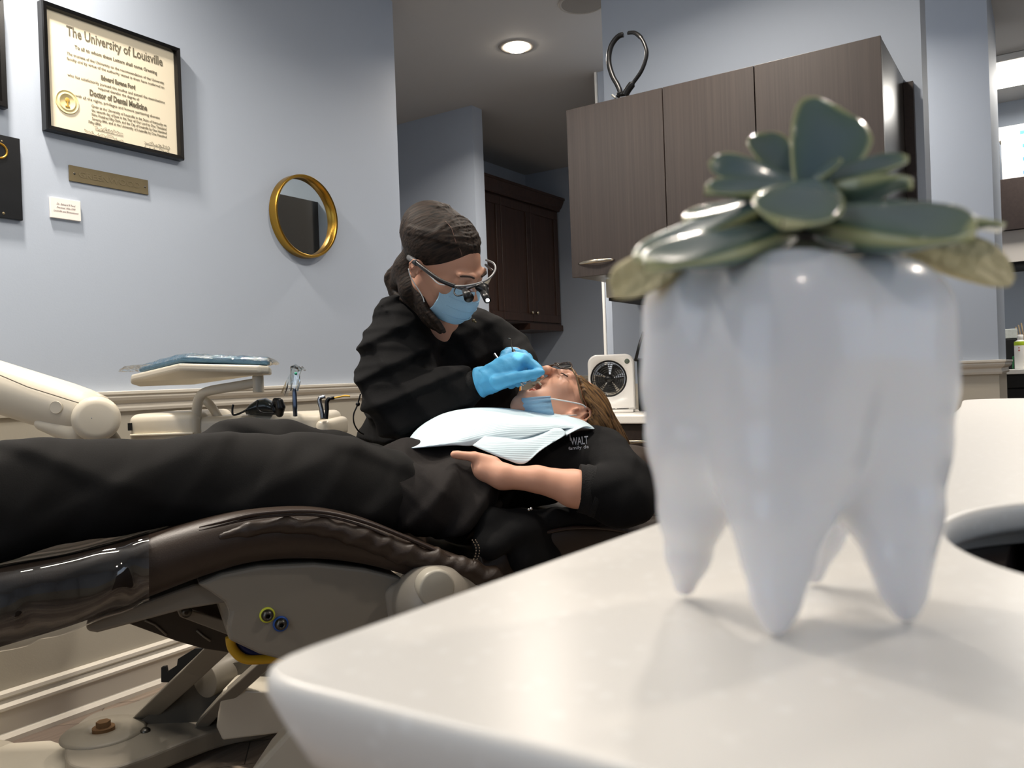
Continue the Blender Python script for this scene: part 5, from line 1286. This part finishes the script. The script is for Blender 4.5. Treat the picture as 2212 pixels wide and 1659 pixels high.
for s in (-1, 1):
    MB().poly([gl((s*.032+.024*math.cos(q), .1145-.010*abs(math.cos(q))*(1 if math.cos(q)*s > 0 else 0), .010+.018*math.sin(q))) for q in np.linspace(0, 2*math.pi, 20, endpoint=False)], (0, 0, .0006)).build('lens', M_glass, gs)
# mask pulled down under the chin
f_ = []
rows = []
MKR = [[(1113, 858), (1111, 866), (1113, 878), (1117, 890), (1124, 896)], [(1130, 860), (1130, 868), (1131, 880), (1136, 890), (1145, 896)], [(1155, 858), (1156, 866), (1158, 877), (1162, 889), (1168, 897)],
       [(1175, 857), (1176, 864), (1178, 875), (1183, 888), (1187, 899)], [(1188, 856), (1190, 864), (1192, 875), (1196, 890), (1198, 900)]]
offs = [.33, .26, .215, .195, .19]
rows = [[CP(x, y, o_+.003*math.sin(j*2.1)) for j, (x, y) in enumerate(cr([(a, b_) for a, b_ in R_], 3))] for R_, o_ in zip(MKR, offs)]
rows = [list(q) for q in zip(*[cr([r[i] for r in rows], 4) for i in range(len(rows[0]))])]
mk = MB().grid(rows).build('face_mask', M_mask, pat, True, solid=.0025)
MB().grid([[p-FAR*.003 for p in R[:4]] for R in rows]).build('mask_border', M_maskl, mk, True, solid=.001)
MB().tube(cr([CP(1189, 861, .185), CP(1215, 865, .185), CP(1240, 870, .185), CP(1257, 874, .185), CP(1266, 880, .19)], 5), .0016, 6).build('ear_loop', M_maskw, mk, True)
MB().tube(cr([CP(1197, 897, .185), CP(1220, 897, .185), CP(1245, 897, .20)], 5), .0013, 6).build('ear_loop', M_maskw, mk, True)

# bib
def net(rows, n=5):
    R = [cr([CP(*p) for p in r], n) for r in rows]
    return [list(q) for q in zip(*[cr([r[i] for r in R], n) for i in range(len(R[0]))])]
def mat_bib():
    M = mat('blue white bib paper', '#cfe2ea', rough=.75); nt = M.node_tree
    tc = node(M, 'ShaderNodeTexCoord'); w = node(M, 'ShaderNodeTexWave'); w.inputs['Scale'].default_value = 75; w.bands_direction = 'DIAGONAL'
    bp = node(M, 'ShaderNodeBump'); bp.inputs['Strength'].default_value = .3; bp.inputs['Distance'].default_value = .001
    nt.links.new(tc.outputs['Object'], w.inputs['Vector']); nt.links.new(w.outputs[0], bp.inputs['Height']); nt.links.new(bp.outputs[0], nt.nodes['Principled BSDF'].inputs['Normal'])
    return M
M_bib = mat_bib()
bib = thing('dental_bib', 'pale blue paper bib folded over the chest of the lying patient', 'bib', CP(1090, 950, .2))
# rows run from far edge to near edge, columns from the belly to the shoulder
rows = [[(868, 972, .40), (900, 935, .42), (950, 905, .43), (1010, 897, .43), (1060, 894, .43), (1120, 897, .42), (1180, 905, .40)],
        [(872, 966, .33), (905, 925, .33), (950, 897, .32), (1000, 884, .31), (1050, 881, .30), (1110, 884, .29), (1190, 897, .27)],
        [(882, 967, .25), (930, 935, .24), (975, 915, .22), (1010, 905, .20), (1060, 897, .18), (1150, 900, .17), (1250, 905, .17)],
        [(925, 958, .165), (960, 955, .16), (1000, 945, .15), (1050, 935, .13), (1110, 920, .12), (1200, 915, .115), (1284, 926, .12)],
        [(925, 968, .155), (975, 962, .15), (1015, 963, .14), (1060, 958, .12), (1120, 950, .10), (1190, 930, .10), (1262, 922, .11)]]
rows[3][0] = (884, 968, .2); rows[4][0] = (896, 968, .19)
MB().grid(net(rows)).build('bib_sheet', M_bib, bib, True, solid=.0015)
fl = [[(1120, 886, .255), (1085, 912, .19), (1050, 940, .13), (1021, 962, .105)],
      [(1132, 890, .24), (1108, 920, .16), (1080, 950, .105), (1050, 975, .085)],
      [(1150, 898, .21), (1140, 928, .135), (1118, 958, .09), (1092, 992, .07)],
      [(1165, 905, .19), (1168, 930, .115), (1155, 960, .08), (1131, 1002, .062)],
      [(1172, 907, .185), (1195, 922, .11), (1190, 945, .085), (1165, 975, .066)],
      [(1178, 909, .18), (1210, 925, .105), (1222, 938, .085), (1195, 955, .075)]]
MB().grid(net(fl)).build('folded_flap', M_bib, bib, True, solid=.0015)
fl = [[(1132, 888, .245), (1190, 893, .20), (1240, 903, .165), (1284, 926, .13)],
      [(1160, 901, .19), (1200, 912, .15), (1235, 918, .12), (1262, 922, .105)],
      [(1180, 915, .155), (1200, 928, .125), (1215, 937, .10), (1224, 940, .09)]]
MB().grid(net(fl)).build('folded_flap', M_bib, bib, True, solid=.0015)
# carton seen behind the chin
w = MB().obox(P(1111, 860, 2.75), RH, FH, UPV, (.05, .06, .12), .002).build('orange_white_carton', M_paper); tag(w, 'small white and orange printed carton seen between dentist and patient chin', 'carton')
MB().obox(P(1112, 838, 2.718), RH, FH, UPV, (.04, .003, .02)).build('orange_print', mat('orange print', '#d98a2b', rough=.6), w)
w2 = MB().obox(P(1111, 878, 2.76)-UPV*.5, RH, FH, UPV, (.16, .16, .9), .01).build('utility_stand', M_cream); tag(w2, 'narrow cream stand holding the small carton behind the patient', 'stand')
# ================================================================== the dentist
den = thing('person', 'dentist in black scrubs leaning over the patient, wearing mask, magnifying loupes and blue gloves', 'person', P(950, 1100, 2.45)*np.array([1, 1, 0]))
df = frame(camvec(.72, -.60, .35), camvec(.42, .70, .50))
dorg = P(955, 572, 2.02); dsc = 1.07
f = Field(.0036, D0=.05)
DT = put_head(f, dorg, df, dsc, head_local(0, .074, .72))
Df = np.array(df)
f.cap(DT((0, -.03, -.05)), P(945, 700, 2.17), .050, .052, k=.03)
f.cap(P(945, 700, 2.17), P(930, 900, 2.38), .052, .10, k=.04); f.cap(P(930, 900, 2.38), P(915, 1060, 2.5), .12, .13, k=.06)
f.cap(P(870, 745, 2.18), P(1035, 725, 2.30), .045, .045, k=.05)
# seated legs
for a, b_, c_ in ((P(900, 1080, 2.45), P(1000, 1180, 2.25), P(1000, 1560, 2.35)), (P(960, 1060, 2.62), P(1110, 1130, 2.5), P(1110, 1500, 2.6))):
    c_[2] = .06; f.cap(a, b_, .085, .065, k=.05); f.cap(b_, c_, .062, .04, k=.03); f.cap(c_, c_+RH*.12+np.array([0, 0, -.025]), .04, .03, k=.03)
# arms
eN = P(880, 880, 2.08); wN = P(1040, 826, 2.02)
f.cap(P(868, 750, 2.17), eN, .05, .042, k=.03); f.cap(eN, wN, .040, .028, k=.02)
eF = P(1125, 770, 2.28); wF = P(1118, 778, 2.12)
f.cap(P(1040, 725, 2.30), P(1100, 758, 2.28), .038, .034, k=.03); f.cap(P(1100, 758, 2.28), wF, .032, .024, k=.01)
f.cap(wN, P(1095, 803, 1.99), .024, .018, k=.02); f.cap(wF, P(1105, 776, 2.08), .022, .012, k=.01)
f.mesh('body', M_skin2, den)

# gloves
def glove(name, pal, fing, cuff=None):
    f = Field(.0028, D0=.03)
    f.chain([(P(x, y, z), r*z/FPX) for x, y, z, r in pal], .012)
    for ch in fing: f.chain([(P(x, y, z), r*z/FPX) for x, y, z, r in ch], .004)
    wr = folds(.0011, [(AX*1.2+UPV, .022, 1), (UPV*1.2-AX*.3, .035, .8)], 2)
    return f.mesh(name, M_glove, den, disp=wr)
g1 = glove('glove', [(1052, 822, 2.0, 29), (1068, 815, 1.995, 29), (1088, 804, 1.985, 31), (1105, 795, 1.975, 30), (1118, 786, 1.97, 22)],
      [[(1075, 825, 1.955, 18), (1105, 818, 1.94, 13), (1135, 812, 1.93, 11.5), (1160, 806, 1.93, 10), (1170, 804, 1.93, 7.5)],
       [(1112, 776, 1.975, 17), (1135, 778, 1.955, 13), (1152, 789, 1.95, 11), (1165, 798, 1.94, 9)],
       [(1118, 784, 2.0, 15), (1142, 786, 2.0, 12), (1150, 802, 1.985, 10.5), (1152, 816, 1.98, 9)],
       [(1110, 800, 2.01, 15), (1132, 808, 2.015, 12), (1128, 822, 2.0, 10), (1118, 828, 1.99, 8)],
       [(1098, 812, 2.01, 14), (1112, 822, 2.01, 11), (1104, 832, 2.0, 9)]])
rows = []
ca, cb = P(1062, 818, 2.0), P(1040, 825, 2.01); axg = (cb-ca)/np.linalg.norm(cb-ca); u_ = np.cross(axg, FH); u_ /= np.linalg.norm(u_); v_ = np.cross(axg, u_)
for s_, rr_ in ((-.012, .0300), (.0, .0335), (.010, .0345), (.018, .0350), (.026, .0362), (.032, .0372)):
    rows.append([ca+axg*s_+(u_*math.cos(q)+v_*math.sin(q))*(rr_+.0012*math.sin(3*q+s_*200)) for q in np.linspace(0, 2*math.pi, 40, endpoint=False)])
MB().grid(rows, closed_v=True).build('glove_cuff', M_glove, g1, True, solid=.0015)
g2 = glove('glove', [(1120, 775, 2.12, 18), (1105, 773, 2.09, 22), (1098, 774, 2.07, 20)],
      [[(1105, 768, 2.07, 16), (1128, 768, 2.05, 13), (1141, 778, 2.03, 10.5), (1144, 792, 2.01, 9)],
       [(1115, 770, 2.09, 16), (1138, 775, 2.08, 13), (1146, 792, 2.05, 10), (1146, 800, 2.04, 8)],
       [(1095, 768, 2.06, 15), (1088, 776, 2.04, 11), (1092, 790, 2.02, 9)],
       [(1100, 780, 2.08, 14), (1118, 790, 2.06, 10), (1120, 802, 2.04, 8.5)],
       [(1102, 786, 2.1, 12), (1112, 798, 2.08, 9), (1108, 806, 2.06, 8)]])

# jacket
f = Field(.0055, D0=.09)
def dj(pts, k=.04): f.chain([(P(x, y, z), r*z/FPX) for x, y, z, r in pts], k)
dj([(905, 720, 2.22, 72), (960, 760, 2.28, 95), (930, 850, 2.34, 118), (915, 960, 2.42, 125), (905, 1080, 2.5, 128)], .06)
dj([(1000, 740, 2.28, 62), (1020, 850, 2.36, 90), (1010, 960, 2.44, 105), (1010, 1080, 2.5, 112)], .06)
dj([(872, 690, 2.14, 50), (930, 668, 2.16, 34), (985, 720, 2.20, 40)], .05)                                      # collar/shoulder bridge
dj([(865, 728, 2.13, 74), (858, 790, 2.11, 78), (862, 850, 2.08, 76), (880, 885, 2.06, 66)], .04)                     # near upper arm
dj([(876, 890, 2.06, 66), (930, 868, 2.04, 58), (985, 843, 2.03, 46), (1026, 829, 2.02, 33)], .035)                   # near forearm
dj([(1030, 715, 2.26, 44), (1075, 735, 2.27, 42), (1108, 762, 2.26, 40), (1122, 778, 2.21, 33), (1122, 782, 2.17, 29)], .03)    # far arm
f.ell(P(1003, 700, 2.09), (.022, .022, .035), None, k=.02, op='s')
f.cap(P(1060, 822, 2.012), P(1100, 806, 2.0), .048, .048, k=.002, op='s')
f.ell(P(1142, 790, 2.11), (.02, .045, .04), None, k=.004, op='s') if False else None
wr = folds(.0095, [(camvec(.75, .65, .1), .085, .7), (camvec(-.35, .95, .2), .07, .9), (camvec(.2, 1, -.3), .045, .5), (camvec(1, .1, .4), .15, .4)], 14)
dk = f.mesh('scrub_jacket', M_scrub, den, disp=wr)
M_cuff = bpy.data.materials['black knit cuff']
MB().tube(cr([P(1000, 840, 2.02), P(1028, 829, 2.015), P(1045, 823, 2.012), P(1049, 822, 2.01)], 5), [.036]*5+[.0335]*10+[.028], 36).build('sleeve_cuff', M_cuff, dk, True)
MB().tube([P(1120, 783, 2.2), P(1119, 780, 2.14)], [.036, .031], 28).build('sleeve_cuff', M_cuff, dk, True)
# trousers of the dentist
f = Field(.008, D0=.09)
for a, b_, c_ in ((P(900, 1080, 2.45), P(1000, 1180, 2.25), P(1000, 1560, 2.35)), (P(960, 1060, 2.62), P(1110, 1130, 2.5), P(1110, 1500, 2.6))):
    c_[2] = .1; f.cap(a, b_, .11, .085, k=.06); f.cap(b_, c_, .082, .06, k=.03)
f.mesh('trousers', M_scrub, den)
st = thing('operator_stool', 'black round operator stool under the dentist, hidden behind the chair', 'stool', P(910, 1200, 2.5)*np.array([1, 1, 0]))
sc2 = P(915, 1140, 2.52)
MB().lathe([(0, .0), (.17, -.005), (.19, -.03), (.18, -.06), (0, -.065)], (sc2[0], sc2[1], sc2[2]-.16), (0, 0, 1), 40).build('seat', M_black, st, True)
MB().cyl((sc2[0], sc2[1], .06), (sc2[0], sc2[1], sc2[2]-.225), .028).build('column', M_steel, st, True)
for k in range(5):
    a = 2*math.pi*k/5; e = (sc2[0]+.27*math.cos(a), sc2[1]+.27*math.sin(a), .055)
    MB().tube([(sc2[0], sc2[1], .09), e], .014, 8).ball((e[0], e[1], .028), .026).build('leg', M_dsteel, st, True)
MB().ball(P(1023, 693, 2.10), .0042).ball(P(1027, 696, 2.10), .003).build('snap_button', M_brass, dk, True)
cd_ = MB().tube(cr([P(779, 850, 2.2), P(772, 875, 2.2), P(764, 895, 2.2), P(765, 915, 2.2), P(775, 932, 2.21), P(785, 938, 2.24)], 5), .0022, 6).ball(P(773, 873, 2.2), .006)
cd_.build('waist_cord', M_black, dk, True)

# hair
f = Field(.0032, D0=.05)
f.ell(DT((0, -.026, .042)), np.array((.083, .099, .075))*dsc, Df, k=.01)
f.ell(DT((0, -.070, .062)), np.array((.060, .058, .050))*dsc, Df, k=.03)
f.ell(DT((0, .115, -.026)), np.array((.074, .068, .088))*dsc, Df, k=.010, op='s')         # face opening
f.ell(DT((.085, .046, -.055)), np.array((.030, .045, .060))*dsc, Df, k=.01, op='s')        # cheek
f.ell(DT((.088, -.002, -.010)), np.array((.018, .019, .022))*dsc, Df, k=.006, op='s')         # ear
hrn = np.random.RandomState(5)
def slerp(a, b, t):
    a = a/np.linalg.norm(a); b = b/np.linalg.norm(b); w = math.acos(max(-1, min(1, a@b))); return (a*math.sin((1-t)*w)+b*math.sin(t*w))/math.sin(w)
for sd in (1, -1):
    for i in range(22):
        ph = math.radians(28+i*6.2); a = np.array([.06*sd, math.cos(ph), math.sin(ph)]); e = np.array([.42*sd, -.88, -.35+.1*hrn.randn()])
        if ph < math.radians(90): mid = np.array([.82*sd, .38-.02*i, .50+.015*i])
        else: mid = slerp(a, e, .5)+np.array([.25*sd, 0, 0])
        prev = None; nk = 8
        for k in range(nk+1):
            t_ = k/nk; d = slerp(a, mid, t_*2) if t_ < .5 else slerp(mid, e, t_*2-1); d = d/np.linalg.norm(d)
            if sd > 0 and d[2] < .30 and d[1] > -.25: pass
            q = DT(np.array([0, -.026, .042])+d*np.array([.0835, .0995, .0765])*(.985+.016*math.sin(i*2.3+k*.5)+(.06 if d[1] < -.2 and d[2] > .3 else 0)))
            if prev is not None: f.cap(prev, q, .0046, .0046, k=.002)
            prev = q
def strand(pts, r, k=.0035):
    cv = cr([P(*p) for p in pts], 4); n_ = len(cv)-1
    for j in range(n_): f.cap(cv[j], cv[j+1], r*(1-.6*(j/n_)**3), r*(1-.6*((j+1)/n_)**3), k=k)
f.chain([(P(903, 562, 2.06), .044), (P(880, 590, 2.09), .036), (P(862, 612, 2.13), .026)], .02); f.chain([(P(884, 580, 2.06), .036), (P(896, 625, 2.05), .036), (P(925, 672, 2.06), .028)], .02)
for i in range(16):                                                                         # loop of the low ponytail
    j = lambda v: v+hrn.randn()*3
    z = 2.06+.006*(i % 5); u = i/15
    strand([(j(905), j(556+22*u), z), (j(872-8*u), j(565+20*u), z+.04), (j(838+14*u), j(598+14*u), z+.07), (j(848+14*u), j(632+2*u), z+.06), (j(880+8*u), j(652), z+.02), (j(915+12*u), j(676), z-.03), (j(950), j(702+4*u), z-.04)], .0085)
for i in range(16):                                                                         # locks falling behind the ear
    j = lambda v: v+hrn.randn()*3
    u = i/15; z = 2.015+.05*(1-u)
    strand([(j(872+22*u), j(590+8*u), z+.01), (j(880+24*u), j(625), z-.01), (j(900+18*u), j(662), z-.02), (j(925+18*u), j(695), z-.03), (j(950+8*u), j(716), z-.03)], .0075)
# centre parting: a shallow groove from the crown to the forehead
pl = [DT((.012, .072+.0, .092)), DT((.012, .040, .118)), DT((.010, .0, .134)), DT((.008, -.03, .140))]
for a, b_ in zip(pl[:-1], pl[1:]): f.cap(a, b_, .0035, .003, k=.006, op='s')
gro = lambda x, y, z: .0020*np.sin((x*3+y*2+z*5)*70+2.5*np.sin(x*30+z*22))*np.sin((x*-2+y*4-z*2)*85+1.5*np.sin(z*40))
hr = f.mesh('hair', mat_hair('dark brown hair', '#0f0b09', '#33271f', camvec(.8, .35, .1), 170), den)
# parting skin
pq = []
for px, py in ((962, 478), (974, 492), (980, 508), (985, 524), (994, 540), (998, 556)):
    ok, loc, nrm, _ = hr.ray_cast(Vector(CAM), Vector(ray(px, py)).normalized()); pq.append(np.array(loc) if ok else P(px, py, 1.95))
pq = [q+FH*.0012 for q in pq]
MB().tube(cr(pq, 4), .0017, 6, flat=.6).build('hair_parting', mat('scalp', '#6b5046', rough=.6), hr, True)

# brow and lashes
for s in (1, -1):
    MB().tube(cr([DT((s*.014, .099, .031)), DT((s*.030, .096, .036)), DT((s*.048, .083, .031))], 5), [.0026]*10+[.0012], 6).build('eyebrow', mat('dark brow', '#3a2a22', rough=.8), den, True)
    MB().tube(cr([DT((s*.019, .0925, .006)), DT((s*.032, .0925, .002)), DT((s*.046, .084, .006))], 5), .0014, 6).build('eyelashes', M_blackm, den, True)
# mask
rows = []
for j in range(9):
    v = j/8; z = .000-.094*v; row = []
    for i in range(13):
        u = -1+i/6; 
        bulge = .126-.014*(2*v-1)**2-.004*v*2; xx = u*(.064-.011*v); y_ = bulge-.060*abs(u)**2.4*(1+.1*v)
        if v < .15: y_ -= .004
        row.append(DT((xx, y_+.0015*math.sin(j*2.4), z-.010*(1-abs(u))*(v < .1)*0)))
    rows.append(row)
mk = MB().grid(rows).build('face_mask', M_mask, den, True, solid=.002, sub=1)
for v in (.25, .5, .75):
    r0 = rows[int(v*8)]; MB().tube([np.array(p)+(np.array(DT((0, 1, 0)))-np.array(DT((0, 0, 0))))*.0015 for p in r0[1:-1]], .0011, 5).build('pleat', M_mask, mk, True)
MB().tube(cr([rows[0][11], DT((.073, .058, -.002)), DT((.080, .030, .004)), DT((.087, .006, .010))], 5), .0014, 6).build('ear_loop', M_maskw, mk, True)
MB().tube(cr([rows[8][12], DT((.066, .03, -.060)), DT((.082, -.008, -.030)), DT((.088, -.02, -.012))], 5), .0014, 6).build('ear_loop', M_maskw, mk, True)

# loupes
lp = MB().tube(cr([P(886, 557, 1.98), P(897, 566, 1.945), P(920, 584, 1.915), P(950, 605, 1.895), P(984, 619, 1.885)], 5), [.0055]*6+[.0048]*15, 10, flat=.55, up=UP).build('magnifying_loupes', M_black, den, True)
MB().tube([P(884, 556, 1.98), P(900, 568, 1.942)], .0075, 10).build('temple_tip', mat('grey rubber', '#4d4f52', rough=.6), lp, True)
MB().tube(cr([P(983, 618, 1.885), P(1010, 617, 1.87), P(1040, 610, 1.87), P(1060, 598, 1.89), P(1070, 582, 1.93), P(1066, 569, 1.98), P(1050, 562, 2.03)], 6), .0026, 8).build('frame_rim', mat('grey frame', '#77787a', rough=.35), lp, True)
MB().tube(cr([P(1049, 572, 2.02), P(1058, 580, 1.97), P(1066, 586, 1.93)], 4), .003, 8).build('temple', M_black, lp, True)
MB().grid([[P(985, 620, 1.884), P(1012, 619, 1.868), P(1042, 612, 1.866), P(1062, 600, 1.888)], [P(990, 632, 1.884), P(1012, 634, 1.868), P(1040, 628, 1.866), P(1056, 612, 1.888)]]).build('lens', M_glass, lp, True)
MB().tube(cr([P(984, 621, 1.884), P(981, 632, 1.88), P(988, 639, 1.87), P(1003, 636, 1.855)], 5), .0018, 6).build('cable', M_black, lp, True)
MB().cyl(P(1004, 628, 1.87), P(1013, 643, 1.83), .0065, .0115, 24).build('telescope', M_black, lp, True)
MB().tube([P(1003, 627, 1.87), P(1020, 620, 1.86), P(1034, 616, 1.86)], .0022, 6).build('bridge_arm', M_black, lp, True)
f = Field(.0022, D0=.02); f.chain([(P(1034, 620, 1.87), .009), (P(1044, 625, 1.87), .010), (P(1048, 632, 1.865), .009)], .004); f.cap(P(1040, 614, 1.87), P(1052, 618, 1.88), .006, .005, k=.004)
f.mesh('lamp_mount', M_black, lp)
MB().cyl(P(1044, 632, 1.865), P(1053, 648, 1.83), .0078, .0085, 20).build('headlamp', M_black, lp, True)
MB().cyl(P(1053, 648, 1.83), P(1053.5, 649, 1.828), .0040, .0040, 16).build('lamp_lens', mat('lit lamp lens', '#ffffff', emit='#ffffff', estr=6), lp)
l = bpy.data.lights.new('headlamp_beam', 'SPOT'); l.energy = 1.2; l.spot_size = math.radians(9); l.spot_blend = .4; l.shadow_soft_size = .004; l.color = (1, .95, .85)
lo_ = bpy.data.objects.new('headlamp_beam', l); COL.objects.link(lo_); lo_.location = Vector(P(1056, 655, 1.82)); tgt = Vector(PT((0, .08, -.06))); lo_.rotation_euler = (tgt-lo_.location).to_track_quat('-Z', 'Y').to_euler()

# instruments in the hands
it = MB().tube(cr([P(1097, 731, 2.03), P(1103, 733, 2.03), P(1105, 745, 2.025), P(1107, 754, 2.02), P(1110, 762, 2.015)], 5), [.0009]*12+[.0016]*9, 8).tube([P(1109, 757, 2.016), P(1113, 770, 2.0), P(1125, 800, 1.96), P(1140, 822, 1.93)], .0045, 10)
it = it.build('dental_scaler', M_dsteel, None, True); tag(it, 'thin hooked steel scaler standing up between the blue gloved fingers', 'dental instrument')
it = MB().tube([P(1068, 766, 2.06), P(1080, 785, 2.03), P(1105, 815, 1.99)], .0048, 10).build('mirror_handle', M_steel, None, True); tag(it, 'pale steel instrument handle poking out behind the blue gloves', 'dental instrument')
it = MB().tube([P(1150, 815, 1.95), P(1135, 826, 1.955), P(1124, 824, 1.96)], .0016, 8).cyl(P(1122, 822, 1.96), P(1132, 834, 1.96), .003).build('mouth_mirror', M_steel, None, True); tag(it, 'small steel mouth mirror at the open mouth of the patient', 'dental instrument')
